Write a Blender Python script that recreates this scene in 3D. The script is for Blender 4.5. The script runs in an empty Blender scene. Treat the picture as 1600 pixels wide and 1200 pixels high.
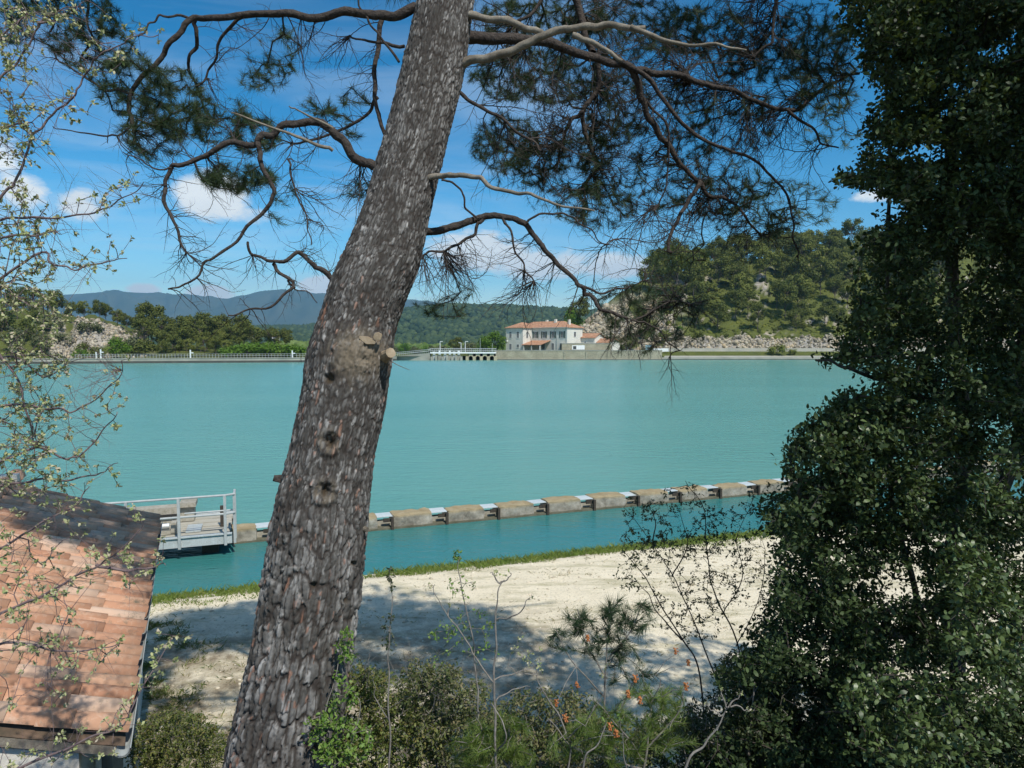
import bpy, math, random
import numpy as np
from mathutils import Vector, Matrix

C = bpy.context.scene.collection
R = math.radians

# ------------------------------------------------------------------ camera
CAM_Z = 5.0                      # metres above the lake
FPX = 1067.0                     # focal length in pixels of the 1600 px wide photograph
PITCH = math.atan(63.0 / FPX)
cam_d = bpy.data.cameras.new('camera'); cam = bpy.data.objects.new('camera', cam_d); C.objects.link(cam)
cam_d.sensor_width = 36.0; cam_d.lens = 36.0 * FPX / 1600.0
cam.location = (0, 0, CAM_Z); cam.rotation_euler = (R(90) - PITCH, 0, 0)
cam_d.clip_start = 0.05; cam_d.clip_end = 40000
bpy.context.scene.camera = cam

def ray(px, py):
    a = (px - 800) / FPX; b = (600 - py) / FPX
    c, s = math.cos(PITCH), math.sin(PITCH)
    return (a, c + b * s, -s + b * c)
def at(px, py, Y):
    d = ray(px, py); k = Y / d[1]
    return np.array((d[0] * k, Y, CAM_Z + d[2] * k))
def atz(px, py, z=0.0):
    d = ray(px, py); k = (z - CAM_Z) / d[2]
    return np.array((d[0] * k, d[1] * k, z))

# ------------------------------------------------------------------ world, sun, exposure
SUN_AZ, SUN_EL = 32.0, 52.0      # degrees to the side of straight behind the camera; height
sc = bpy.context.scene
sc.view_settings.view_transform = 'Standard'; sc.view_settings.look = 'None'
sc.view_settings.exposure = 0.0; sc.view_settings.gamma = 1.0; sc.view_settings.use_curve_mapping = False
sun_dir = Vector((math.sin(R(SUN_AZ)) * math.cos(R(SUN_EL)), -math.cos(R(SUN_AZ)) * math.cos(R(SUN_EL)), math.sin(R(SUN_EL))))
sl = bpy.data.lights.new('sun', 'SUN'); so = bpy.data.objects.new('sun', sl); C.objects.link(so)
sl.energy = 5.0; sl.angle = R(0.55); sl.color = (1.0, 0.95, 0.87)
so.rotation_euler = sun_dir.to_track_quat('Z', 'Y').to_euler(); so.location = (20, -30, 60)

W = bpy.data.worlds.new('World'); sc.world = W; W.use_nodes = True
NT = W.node_tree; NT.nodes.clear()

class G:
    """small helper for writing node graphs"""
    def __init__(s, nt): s.nt = nt
    def n(s, t, **kw):
        nd = s.nt.nodes.new(t)
        for k, v in kw.items():
            if k == 'inp':
                for a, b in v.items():
                    if hasattr(b, 'is_output') or isinstance(b, bpy.types.NodeSocket): s.nt.links.new(b, nd.inputs[a])
                    else: nd.inputs[a].default_value = b
            else: setattr(nd, k, v)
        return nd
    def m(s, op, a, b=0.0, c=0.0, clamp=False):
        nd = s.nt.nodes.new('ShaderNodeMath'); nd.operation = op; nd.use_clamp = clamp
        for i, v in enumerate((a, b, c)):
            if isinstance(v, bpy.types.NodeSocket): s.nt.links.new(v, nd.inputs[i])
            else: nd.inputs[i].default_value = v
        return nd.outputs[0]
    def ramp(s, f, stops, mode='LINEAR'):
        nd = s.nt.nodes.new('ShaderNodeValToRGB'); nd.color_ramp.interpolation = mode
        e = nd.color_ramp.elements
        while len(e) < len(stops): e.new(0.5)
        for i, (p, c) in enumerate(stops):
            e[i].position = p; e[i].color = (c[0], c[1], c[2], 1) if len(c) == 3 else c
        s.nt.links.new(f, nd.inputs[0]); return nd.outputs[0]
    def noise(s, vec, scale, detail=4, rough=0.55, dist=0.0):
        nd = s.nt.nodes.new('ShaderNodeTexNoise'); nd.inputs['Scale'].default_value = scale
        nd.inputs['Detail'].default_value = detail; nd.inputs['Roughness'].default_value = rough
        nd.inputs['Distortion'].default_value = dist
        if vec is not None: s.nt.links.new(vec, nd.inputs['Vector'])
        return nd.outputs['Fac']
    def mix(s, f, a, b, mode='MIX'):
        nd = s.nt.nodes.new('ShaderNodeMix'); nd.data_type = 'RGBA'; nd.blend_type = mode
        for sock, v in ((nd.inputs[0], f), (nd.inputs[6], a), (nd.inputs[7], b)):
            if isinstance(v, bpy.types.NodeSocket): s.nt.links.new(v, sock)
            else: sock.default_value = v if not isinstance(v, tuple) else (v[0], v[1], v[2], 1)
        return nd.outputs[2]
    def mapping(s, vec, scale=(1, 1, 1), rot=(0, 0, 0)):
        nd = s.nt.nodes.new('ShaderNodeMapping'); nd.inputs['Scale'].default_value = scale
        nd.inputs['Rotation'].default_value = rot; s.nt.links.new(vec, nd.inputs['Vector']); return nd.outputs[0]

g = G(NT)
sky = g.n('ShaderNodeTexSky', sky_type='NISHITA', sun_disc=False, sun_elevation=R(SUN_EL),
          sun_rotation=math.atan2(sun_dir.x, sun_dir.y), altitude=200, air_density=1.0, dust_density=0.15, ozone_density=1.3)
tc = g.n('ShaderNodeTexCoord')
sep = g.n('ShaderNodeSeparateXYZ', inp={0: tc.outputs['Generated']})
X_, Y_, Z_ = sep.outputs
az = g.m('ARCTAN2', X_, Y_); el = g.m('ARCSINE', Z_)
azel = g.n('ShaderNodeCombineXYZ', inp={0: az, 1: g.m('MULTIPLY', el, 2.2), 2: 0.0}).outputs[0]
nz = g.noise(azel, 7.0, 7, 0.62, 0.3)
nzf = g.noise(azel, 26.0, 8, 0.68, 0.4)
nmix = g.m('ADD', g.m('MULTIPLY', nz, 0.62), g.m('MULTIPLY', nzf, 0.38))
acc = None
CLOUDS = [(332, 306, 64, 36, 1.15), (385, 335, 50, 18, .8), (40, 300, 46, 22, .95), (128, 320, 44, 24, 1.0), (5, 250, 40, 40, .6),
          (330, 457, 42, 13, 1.2), (222, 453, 30, 10, 1.0), (505, 448, 40, 17, 1.2), (430, 463, 60, 9, .9), (745, 392, 80, 32, 1.15), (850, 412, 100, 30, 1.0),
          (960, 418, 70, 24, 1.1), (1370, 304, 50, 11, .9), (1600, 330, 160, 30, .7), (-150, 330, 150, 40, .9), (700, 455, 200, 12, .4)]
for (cx, cy, w, h, s_) in CLOUDS:
    d0 = Vector(ray(cx, cy)).normalized(); d1 = Vector(ray(cx + w, cy)).normalized()
    a0 = math.atan2(d0.x, d0.y); e0 = math.asin(d0.z); wa = abs(math.atan2(d1.x, d1.y) - a0); he = h / FPX
    dx = g.m('MULTIPLY', g.m('SUBTRACT', az, a0), 1 / wa); dy = g.m('MULTIPLY', g.m('SUBTRACT', el, e0), 1 / he)
    r2 = g.m('ADD', g.m('MULTIPLY', dx, dx), g.m('MULTIPLY', dy, dy))
    e_ = g.m('MULTIPLY', g.m('SUBTRACT', 1.0, g.m('MULTIPLY', r2, 0.5), clamp=True), s_)
    acc = e_ if acc is None else g.m('MAXIMUM', acc, e_)
# the same kind of cloud everywhere else round the horizon
az2 = g.noise(azel, 1.6, 3, 0.5)
side = g.m('MULTIPLY', g.m('SUBTRACT', g.m('ABSOLUTE', az), 0.95, clamp=True), 4.0, clamp=True)
gen = g.m('MULTIPLY', g.m('MULTIPLY', g.m('SUBTRACT', az2, 0.42, clamp=True), 5.0, clamp=True), side)
acc = g.m('MAXIMUM', acc, g.m('MULTIPLY', gen, 0.8))
cum = g.m('MULTIPLY', g.m('SUBTRACT', g.m('ADD', acc, g.m('MULTIPLY', nmix, 1.9)), 1.45), 3.0, clamp=True)
# thin high veil
pl = g.n('ShaderNodeCombineXYZ', inp={0: g.m('DIVIDE', X_, g.m('ADD', Z_, 0.12)), 1: g.m('DIVIDE', Y_, g.m('ADD', Z_, 0.12)), 2: 0.0}).outputs[0]
veil = g.noise(g.mapping(pl, (0.9, 1.6, 1), (0, 0, 0.5)), 1.1, 6, 0.55, 0.6)
veil = g.m('MULTIPLY', g.m('MULTIPLY', g.m('SUBTRACT', veil, 0.43, clamp=True), 2.4, clamp=True), 0.5)
veil = g.m('MULTIPLY', veil, g.m('SUBTRACT', 1.0, g.m('MULTIPLY', g.m('ADD', g.m('MULTIPLY', az, 1.0), 0.05), 3.0, clamp=True), clamp=True))
fac = g.m('MAXIMUM', cum, veil)
fac = g.m('MULTIPLY', fac, g.m('MULTIPLY', g.m('ADD', el, 0.0), 30.0, clamp=True))
gam = g.n('ShaderNodeGamma', inp={0: sky.outputs[0], 1: 1.50}).outputs[0]
hs = g.n('ShaderNodeHueSaturation', inp={'Hue': 0.487, 'Saturation': 1.28, 'Value': 0.83, 'Color': gam}).outputs[0]
cloudc = g.mix(nz, (10.0, 10.6, 11.0), (19.0, 19.2, 18.6))
col = g.mix(fac, hs, cloudc)
bg = g.n('ShaderNodeBackground', inp={0: col, 1: 0.072})
g.n('ShaderNodeOutputWorld', inp={0: bg.outputs[0]})
try: W.cycles.sampling_method = 'MANUAL'; W.cycles.sample_map_resolution = 512
except Exception: pass
cy = sc.cycles if hasattr(sc, 'cycles') else None
sc.render.engine = 'CYCLES'
sc.cycles.use_denoising = True; sc.cycles.max_bounces = 7; sc.cycles.transparent_max_bounces = 6
sc.cycles.diffuse_bounces = 3; sc.cycles.glossy_bounces = 3; sc.cycles.volume_bounces = 0
sc.cycles.use_adaptive_sampling = True; sc.cycles.adaptive_threshold = 0.015
sc.cycles.sample_clamp_indirect = 6

# ------------------------------------------------------------------ mesh helpers
rng = np.random.default_rng(7)
def mesh_np(name, V, F, mats=None, smooth=False, attr=None, mi=None):
    V = np.asarray(V, np.float32); F = np.asarray(F, np.int32)
    me = bpy.data.meshes.new(name)
    n, k = F.shape
    me.vertices.add(len(V)); me.vertices.foreach_set('co', V.ravel())
    me.loops.add(n * k); me.loops.foreach_set('vertex_index', F.ravel())
    me.polygons.add(n); me.polygons.foreach_set('loop_start', np.arange(n, dtype=np.int32) * k)
    try: me.polygons.foreach_set('loop_total', np.full(n, k, np.int32))
    except Exception: pass
    if smooth: me.polygons.foreach_set('use_smooth', np.ones(n, bool))
    if mi is not None: me.polygons.foreach_set('material_index', np.asarray(mi, np.int32))
    if attr:
        for an, av in attr.items():
            av = np.asarray(av, np.float32)
            if av.ndim == 1:
                a_ = me.attributes.new(an, 'FLOAT', 'POINT'); a_.data.foreach_set('value', av)
            else:
                a_ = me.attributes.new(an, 'FLOAT_COLOR', 'POINT')
                c4 = np.ones((len(V), 4), np.float32); c4[:, :3] = av; a_.data.foreach_set('color', c4.ravel())
    for m_ in (mats or []): me.materials.append(m_)
    me.update(calc_edges=True)
    return me
def mesh_py(name, V, F, mats=None, smooth=False):
    me = bpy.data.meshes.new(name); me.from_pydata([tuple(map(float, v)) for v in V], [], [tuple(map(int, f)) for f in F])
    for m_ in (mats or []): me.materials.append(m_)
    if smooth:
        for p in me.polygons: p.use_smooth = True
    me.update(); return me
def link(name, me, parent=None, loc=None, rz=None, kind=None, label=None, cat=None, group=None):
    o = bpy.data.objects.new(name, me); C.objects.link(o)
    if parent is not None: o.parent = parent
    if loc is not None: o.location = tuple(map(float, loc))
    if rz is not None: o.rotation_euler = (0, 0, rz)
    if kind: o['kind'] = kind
    if label: o['label'] = label
    if cat: o['category'] = cat
    if group: o['group'] = group
    return o
def thing(name, label, cat, loc=(0, 0, 0), rz=0.0, group=None):
    o = bpy.data.objects.new(name, None); C.objects.link(o); o.empty_display_size = 0.2
    o.location = tuple(map(float, loc)); o.rotation_euler = (0, 0, rz)
    o['label'] = label; o['category'] = cat
    if group: o['group'] = group
    return o
def dup(o, loc=None, rz=None, scale=None, label=None, group=None):
    r = o.copy(); C.objects.link(r)
    if loc is not None: r.location = tuple(map(float, loc))
    if rz is not None: r.rotation_euler = (0, 0, rz)
    if scale is not None: r.scale = scale if isinstance(scale, tuple) else (scale,) * 3
    if label: r['label'] = label
    if group: r['group'] = group
    for ch in list(o.children):
        c = ch.copy(); C.objects.link(c); c.parent = r
        for gch in list(ch.children):
            d = gch.copy(); C.objects.link(d); d.parent = c
    return r

class MB:
    """collects boxes, prisms and tubes into one mesh"""
    def __init__(s): s.V = []; s.F = []
    def box(s, x0, x1, y0, y1, z0, z1, M=None):
        b = len(s.V)
        for (x, y, z) in ((x0, y0, z0), (x1, y0, z0), (x1, y1, z0), (x0, y1, z0), (x0, y0, z1), (x1, y0, z1), (x1, y1, z1), (x0, y1, z1)):
            v = Vector((x, y, z)); s.V.append(M @ v if M is not None else v)
        for f in ((0, 3, 2, 1), (4, 5, 6, 7), (0, 1, 5, 4), (1, 2, 6, 5), (2, 3, 7, 6), (3, 0, 4, 7)): s.F.append([b + i for i in f])
        return s
    def tube(s, pts, rad, n=6, cap=True):
        V, F = tube_np([np.array(p, float) for p in pts], rad if hasattr(rad, '__len__') else [rad] * len(pts), n)
        b = len(s.V); s.V += [Vector(v) for v in V]; s.F += [[b + i for i in f] for f in F]
        if cap:
            s.F.append([b + i for i in range(n)][::-1]); s.F.append([b + (len(pts) - 1) * n + i for i in range(n)])
        return s
    def poly(s, vs, fs):
        b = len(s.V); s.V += [Vector(v) for v in vs]; s.F += [[b + i for i in f] for f in fs]; return s
    def build(s, name, mat, parent=None, smooth=False, **kw):
        return link(name, mesh_py(name, s.V, s.F, [mat], smooth), parent, **kw)

def frames(D, up=None):
    D = D / np.maximum(np.linalg.norm(D, axis=1, keepdims=True), 1e-9)
    U = np.tile(np.array([0.0, 0, 1]), (len(D), 1)) if up is None else up
    bad = np.abs((D * U).sum(1)) > 0.95
    U = np.where(bad[:, None], np.array([1.0, 0, 0]), U)
    A = np.cross(U, D); A /= np.maximum(np.linalg.norm(A, axis=1, keepdims=True), 1e-9)
    return A, np.cross(D, A), D
def tube_np(P, rad, n=8, rough=0.0, seed=0):
    P = np.array(P, float); rad = np.array(rad, float)
    T = np.gradient(P, axis=0); A, B, D = frames(T)
    for i in range(1, len(P)):                       # keep frames from flipping
        a = A[i - 1] - D[i] * np.dot(A[i - 1], D[i]); a /= max(np.linalg.norm(a), 1e-9)
        A[i] = a; B[i] = np.cross(D[i], a)
    th = np.arange(n) * 2 * np.pi / n
    rr = rad[:, None] * np.ones((1, n))
    if rough:
        rr = rr * (1 + rough * (np.random.default_rng(seed).random((len(P), n)) - 0.5) * 2)
    V = P[:, None, :] + rr[:, :, None] * (np.cos(th)[None, :, None] * A[:, None, :] + np.sin(th)[None, :, None] * B[:, None, :])
    V = V.reshape(-1, 3)
    i = np.arange(len(P) - 1)[:, None] * n; j = np.arange(n)[None, :]; j2 = (j + 1) % n
    F = np.stack([i + j, i + j2, i + n + j2, i + n + j], -1).reshape(-1, 4)
    return V, F
def smooth_path(P, per=6, wob=0.0, seed=0):
    P = np.array(P, float)
    if len(P) < 3: ext = np.vstack([P[0] * 2 - P[1], P, P[-1] * 2 - P[-2]])
    else: ext = np.vstack([P[0] * 2 - P[1], P, P[-1] * 2 - P[-2]])
    out = []
    for i in range(1, len(ext) - 2):
        p0, p1, p2, p3 = ext[i - 1:i + 3]
        for t in np.linspace(0, 1, per, endpoint=False):
            out.append(0.5 * ((2 * p1) + (-p0 + p2) * t + (2 * p0 - 5 * p1 + 4 * p2 - p3) * t * t + (-p0 + 3 * p1 - 3 * p2 + p3) * t ** 3))
    out.append(ext[-2]); out = np.array(out)
    if wob:
        r_ = np.random.default_rng(seed); w = r_.normal(size=out.shape) * wob * 2.2
        for _ in range(3): w[1:-1] = (w[:-2] + w[1:-1] * 2 + w[2:]) / 4
        w[0] = 0; out = out + w
    return out
def edge_prisms(A, B, ra, rb, n=3):
    """separate little prisms for twig segments"""
    A = np.asarray(A, float); B = np.asarray(B, float); ra = np.asarray(ra); rb = np.asarray(rb)
    X, Y, D = frames(B - A)
    th = np.arange(n) * 2 * np.pi / n
    c = np.cos(th)[None, :, None]; s = np.sin(th)[None, :, None]
    ring = c * X[:, None] + s * Y[:, None]
    V = np.concatenate([A[:, None] + ring * ra[:, None, None], B[:, None] + ring * rb[:, None, None]], 1)
    m = len(A); base = (np.arange(m) * 2 * n)[:, None, None]
    j = np.arange(n); f = np.stack([j, (j + 1) % n, n + (j + 1) % n, n + j], -1)[None]
    return V.reshape(-1, 3), (base + f).reshape(-1, 4)
def scatter(tV, tF, P, D, N, S):
    """place a template (axis +Y along D, +Z along N) at P with scale S"""
    D = D / np.maximum(np.linalg.norm(D, axis=1, keepdims=True), 1e-9)
    X = np.cross(D, N); X /= np.maximum(np.linalg.norm(X, axis=1, keepdims=True), 1e-9)
    Z = np.cross(X, D)
    S = np.asarray(S, float).reshape(-1, 1, 1)
    V = P[:, None] + S * (tV[None, :, 0:1] * X[:, None] + tV[None, :, 1:2] * D[:, None] + tV[None, :, 2:3] * Z[:, None])
    F = tF[None] + (np.arange(len(P)) * len(tV))[:, None, None]
    return V.reshape(-1, 3), F.reshape(-1, tF.shape[1])
def join(parts):
    Vs, Fs, b = [], [], 0
    for V, F in parts:
        Vs.append(V); Fs.append(np.asarray(F) + b); b += len(V)
    return np.vstack(Vs), np.vstack(Fs)
def rand_dirs(n, r_=None):
    v = (r_ or rng).normal(size=(n, 3)); return v / np.linalg.norm(v, axis=1, keepdims=True)

def hash3(ix, iy, iz, seed=0):
    h = (ix.astype(np.int64) * 374761393 + iy.astype(np.int64) * 668265263 + iz.astype(np.int64) * 1274126177 + seed * 974634777) & 0xffffffff
    h = ((h ^ (h >> 13)) * 1103515245) & 0xffffffff
    h = (h ^ (h >> 16)) & 0xffffffff
    h = (h * 2246822519) & 0xffffffff
    h = h ^ (h >> 15)
    return (h & 0xffffff) / float(0xffffff)
def vnoise(x, y, z=None, seed=0):
    x = np.asarray(x, float); y = np.asarray(y, float); z = np.zeros_like(x) if z is None else np.asarray(z, float)
    ix, iy, iz = np.floor(x), np.floor(y), np.floor(z)
    fx, fy, fz = x - ix, y - iy, z - iz
    fx, fy, fz = fx * fx * (3 - 2 * fx), fy * fy * (3 - 2 * fy), fz * fz * (3 - 2 * fz)
    o = 0
    for a in (0, 1):
        for b in (0, 1):
            for c in (0, 1):
                w = (fx if a else 1 - fx) * (fy if b else 1 - fy) * (fz if c else 1 - fz)
                o = o + w * hash3(ix + a, iy + b, iz + c, seed)
    return o
def fbm(x, y, z=None, seed=0, oct=4, gain=0.5):
    s = 0; a = 1; t = 0; f = 1.0
    for i in range(oct):
        s = s + a * vnoise(x * f, y * f, None if z is None else z * f, seed + i); t += a; a *= gain; f *= 2.03
    return s / t

def grow(start, targets, alpha=0.3, step=0.2, wig=0.15, sag=0.0, seed=1, startL=None):
    """joins target points to a skeleton the way twigs fork; returns points, parents, index of each target"""
    r_ = np.random.default_rng(seed)
    P = [np.array(p, float) for p in start]; par = [-1] * len(P)
    L = [0.0] * len(P) if startL is None else list(startL)
    T = np.asarray(targets, float); n = len(T); endi = np.full(n, -1)
    SP = np.array(P)
    D = np.empty(n); near = np.empty(n, int)
    for a in range(0, n, 500):
        d = np.linalg.norm(T[a:a + 500, None] - SP[None], axis=2) + alpha * np.array(L)[None]
        near[a:a + 500] = d.argmin(1); D[a:a + 500] = d.min(1)
    for _ in range(n):
        i = int(D.argmin()); j = near[i]; a = P[j]; b = T[i]
        dist = np.linalg.norm(b - a); k = max(1, int(round(dist / step)))
        D[i] = 1e9; prev = j
        off = r_.normal(size=3) * wig * dist
        for q in range(1, k + 1):
            t = q / k; p = a + (b - a) * t
            if q < k: p = p + off * math.sin(math.pi * t) + r_.normal(size=3) * wig * step * 0.35 + np.array([0, 0, -sag * dist * math.sin(math.pi * t)])
            P.append(p); par.append(prev); L.append(L[prev] + np.linalg.norm(p - P[prev])); prev = len(P) - 1
            dd = np.linalg.norm(T - p, axis=1) + alpha * L[-1]
            better = (dd < D) & (D < 1e8)
            D[better] = dd[better]; near[better] = prev
        endi[i] = prev
    return np.array(P), np.array(par), endi
def twig_mesh(P, par, n0, r0, rmax, power=0.45, n=3):
    cnt = np.ones(len(P))
    for i in range(len(P) - 1, n0 - 1, -1):
        if par[i] >= 0: cnt[par[i]] += cnt[i]
    rad = np.minimum(r0 * cnt ** power, rmax)
    idx = np.arange(n0, len(P)); pa = par[idx]
    rp = np.where(pa < n0, np.minimum(rad[idx] * 1.15, rmax), rad[pa])
    return edge_prisms(P[pa], P[idx], np.minimum(rp, rad[idx] * 1.5), rad[idx], n)

# ------------------------------------------------------------------ materials
def new_mat(name):
    m = bpy.data.materials.new(name); m.use_nodes = True; m.node_tree.nodes.clear(); return m, G(m.node_tree)
def finish(gm, color, rough=0.8, bump=None, bstr=0.3, bdist=0.02, spec=0.3, metallic=0.0, **kw):
    b = gm.n('ShaderNodeBsdfPrincipled')
    def setv(k, v):
        if isinstance(v, bpy.types.NodeSocket): gm.nt.links.new(v, b.inputs[k])
        else: b.inputs[k].default_value = (v[0], v[1], v[2], 1) if isinstance(v, tuple) and len(v) == 3 else v
    setv('Base Color', color); setv('Roughness', rough); setv('Specular IOR Level', spec); setv('Metallic', metallic)
    for k, v in kw.items(): setv(k, v)
    if bump is not None:
        bn = gm.n('ShaderNodeBump', inp={'Strength': bstr, 'Distance': bdist, 'Height': bump})
        gm.nt.links.new(bn.outputs[0], b.inputs['Normal'])
    out = gm.n('ShaderNodeOutputMaterial'); gm.nt.links.new(b.outputs[0], out.inputs[0]); return b
def simple(name, c1, c2=None, scale=5.0, rough=0.8, bstr=0.3, bdist=0.01, spec=0.3, metallic=0.0, coord='Object', detail=5, stretch=(1, 1, 1), fine=None):
    m, gm = new_mat(name); t = gm.n('ShaderNodeTexCoord').outputs[coord]
    v = gm.mapping(t, stretch)
    n1 = gm.noise(v, scale, detail, 0.6)
    col = gm.ramp(n1, [(0.3, c1), (0.7, c2 or c1)])
    if fine:
        n2 = gm.noise(v, scale * 9, 4, 0.65); col = gm.mix(gm.m('MULTIPLY', gm.m('SUBTRACT', n2, 0.45, clamp=True), 3.0, clamp=True), col, fine)
    finish(gm, col, rough, n1, bstr, bdist, spec, metallic); return m
def leaf_mat(name, cols, trans=0.3, rough=0.5, spec=0.35, noise_scale=0.0, coord='Object'):
    m, gm = new_mat(name)
    geo = gm.n('ShaderNodeNewGeometry'); f = geo.outputs['Random Per Island']
    if noise_scale:
        t = gm.n('ShaderNodeTexCoord').outputs[coord]
        f = gm.m('ADD', gm.m('MULTIPLY', f, 0.55), gm.m('MULTIPLY', gm.m('SUBTRACT', gm.noise(t, noise_scale, 2), 0.25), 0.9), clamp=True)
    n = len(cols); col = gm.ramp(f, [(i / max(1, n - 1), c) for i, c in enumerate(cols)])
    b = gm.n('ShaderNodeBsdfPrincipled', inp={'Base Color': col, 'Roughness': rough, 'Specular IOR Level': spec})
    tr = gm.n('ShaderNodeBsdfTranslucent', inp={0: gm.mix(0.5, col, (0.25, 0.35, 0.05), 'MIX')})
    ms = gm.n('ShaderNodeMixShader', inp={0: trans, 1: b.outputs[0], 2: tr.outputs[0]})
    gm.n('ShaderNodeOutputMaterial', inp={0: ms.outputs[0]}); return m

M = {}
M['twig_dark'] = simple('twig_dark_bark', (0.028, 0.023, 0.020), (0.07, 0.058, 0.05), 30, 0.9, 0.5, 0.004)
M['twig_grey'] = simple('twig_grey_bark', (0.12, 0.105, 0.09), (0.26, 0.24, 0.21), 40, 0.85, 0.5, 0.003)
M['twig_red'] = simple('twig_purple_bark', (0.09, 0.06, 0.07), (0.2, 0.15, 0.14), 30, 0.7, 0.4, 0.003)
M['sunlit_deadwood'] = simple('sunlit_dead_wood', (0.10, 0.085, 0.065), (0.29, 0.26, 0.21), 14, 0.85, 0.6, 0.006, fine=(0.10, 0.08, 0.06))
M['cutwood'] = simple('cut_wood', (0.22, 0.17, 0.11), (0.42, 0.34, 0.24), 22, 0.8, 0.5, 0.004, fine=(0.25, 0.17, 0.1))
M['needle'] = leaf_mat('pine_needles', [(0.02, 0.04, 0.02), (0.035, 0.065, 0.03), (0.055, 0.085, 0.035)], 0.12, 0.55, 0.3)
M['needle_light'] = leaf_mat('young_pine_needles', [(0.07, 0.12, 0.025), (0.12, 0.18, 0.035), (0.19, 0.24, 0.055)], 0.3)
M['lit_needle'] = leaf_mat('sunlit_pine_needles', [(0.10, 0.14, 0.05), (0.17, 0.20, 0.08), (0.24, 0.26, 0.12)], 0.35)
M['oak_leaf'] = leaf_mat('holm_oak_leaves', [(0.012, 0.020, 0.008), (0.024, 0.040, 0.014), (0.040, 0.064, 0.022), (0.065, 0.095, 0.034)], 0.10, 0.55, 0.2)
M['bud_leaf'] = leaf_mat('budding_leaves', [(0.22, 0.27, 0.09), (0.36, 0.40, 0.17), (0.50, 0.49, 0.28), (0.46, 0.38, 0.30)], 0.3, 0.6)
M['box_leaf'] = leaf_mat('shrub_leaves', [(0.06, 0.085, 0.02), (0.10, 0.13, 0.03), (0.16, 0.18, 0.05), (0.2, 0.17, 0.06)], 0.25)
M['mid_leaf'] = leaf_mat('mixed_shrub_leaves', [(0.05, 0.065, 0.025), (0.09, 0.115, 0.035), (0.15, 0.16, 0.06), (0.18, 0.15, 0.08)], 0.2)
M['spring_leaf'] = leaf_mat('spring_leaves', [(0.10, 0.2, 0.03), (0.16, 0.27, 0.05), (0.25, 0.33, 0.09)], 0.35)
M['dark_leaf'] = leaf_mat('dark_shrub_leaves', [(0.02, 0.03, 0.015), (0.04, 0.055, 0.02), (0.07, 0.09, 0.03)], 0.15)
M['grass'] = leaf_mat('grass_blades', [(0.09, 0.15, 0.025), (0.15, 0.21, 0.04), (0.25, 0.26, 0.08)], 0.3, 0.6, 0.2, 1.5)
M['dry_grass'] = leaf_mat('dry_grass', [(0.2, 0.17, 0.08), (0.3, 0.26, 0.14)], 0.2)
M['cone'] = simple('male_cone', (0.30, 0.09, 0.03), (0.45, 0.18, 0.06), 60, 0.8)
M['far_pine'] = leaf_mat('far_pine_crown', [(0.05, 0.062, 0.015), (0.095, 0.11, 0.024), (0.15, 0.16, 0.038)], 0.12, 0.7, 0.15, 0.35)
M['far_pine_b'] = leaf_mat('far_pine_light_crown', [(0.085, 0.10, 0.02), (0.15, 0.165, 0.034), (0.22, 0.22, 0.06)], 0.15, 0.7, 0.15, 0.35)
M['far_leaf'] = leaf_mat('far_broadleaf_crown', [(0.06, 0.12, 0.012), (0.10, 0.18, 0.02), (0.15, 0.24, 0.035)], 0.25, 0.7, 0.15, 0.4)
M['far_grey'] = leaf_mat('far_grey_scrub', [(0.07, 0.08, 0.035), (0.11, 0.12, 0.055), (0.17, 0.17, 0.09)], 0.15, 0.7, 0.15, 0.4)
M['far_trunk'] = simple('far_trunk', (0.07, 0.055, 0.045), (0.14, 0.11, 0.09), 2)
M['white_metal'] = simple('painted_grey_metal', (0.30, 0.33, 0.33), (0.43, 0.45, 0.44), 6, 0.5, 0.1)
M['galv'] = simple('galvanised_metal', (0.36, 0.40, 0.40), (0.48, 0.52, 0.52), 5, 0.45, 0.1, fine=(0.3, 0.3, 0.27))
M['white_paint'] = simple('white_paint', (0.66, 0.68, 0.66), (0.78, 0.79, 0.77), 3, 0.6, 0.1)
M['dark'] = simple('dark_gap', (0.02, 0.02, 0.02), (0.035, 0.035, 0.03), 3, 0.9)
M['concrete'] = simple('weathered_concrete', (0.27, 0.25, 0.20), (0.42, 0.39, 0.32), 1.5, 0.9, 0.5, 0.02, fine=(0.19, 0.17, 0.12))
M['concrete_far'] = simple('far_concrete', (0.24, 0.24, 0.20), (0.38, 0.36, 0.30), 0.25, 0.9, 0.3, 0.1)
M['wet'] = simple('wet_concrete_line', (0.05, 0.05, 0.045), (0.09, 0.085, 0.07), 0.6, 0.6)
M['terracotta'] = None

# ================================================================== SETTING
def sst(t): t = np.clip(t, 0, 1); return t * t * (3 - 2 * t)
def y_shore(x): return 14.45 + 0.34 * (np.asarray(x) + 3.1) + 0.25 * (fbm(np.asarray(x) * 0.5, np.zeros_like(np.asarray(x, float)), seed=4) - 0.5)
def z_near(x, y):
    x = np.asarray(x, float); y = np.asarray(y, float)
    ys = y_shore(x)
    n = fbm(x * 0.9, y * 0.9, seed=11) - 0.5; nf = fbm(x * 4, y * 4, seed=12) - 0.5
    toe = 7.3 + 0.5 * (fbm(x * 0.35, x * 0 + 3, seed=13) - 0.5) + 0.1 * x * (x < 0)
    toe = np.maximum(toe, 6.3)
    top = np.minimum(3.35, 2.5 + (3.7 - y) * 0.28)
    t = np.clip((y - 3.7) / (toe - 3.7), 0, 1)
    bank = 0.32 + (top - 0.32) * (1 - t) ** 1.15
    z = np.where(y < 3.7, top, bank) + n * 0.28 * np.clip((toe + 1 - y), 0, 1) + nf * 0.05 * np.clip((toe + 1 - y) * 1.0, 0.08, 1)
    z = z + n * 0.03
    q = ys - y
    z = np.where(q < 1.3, np.minimum(z, 0.30 * (q / 1.3) + 0.03), z)
    z = np.where(q < 0, q * 0.35, z)
    return np.maximum(z, -2.0)
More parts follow.
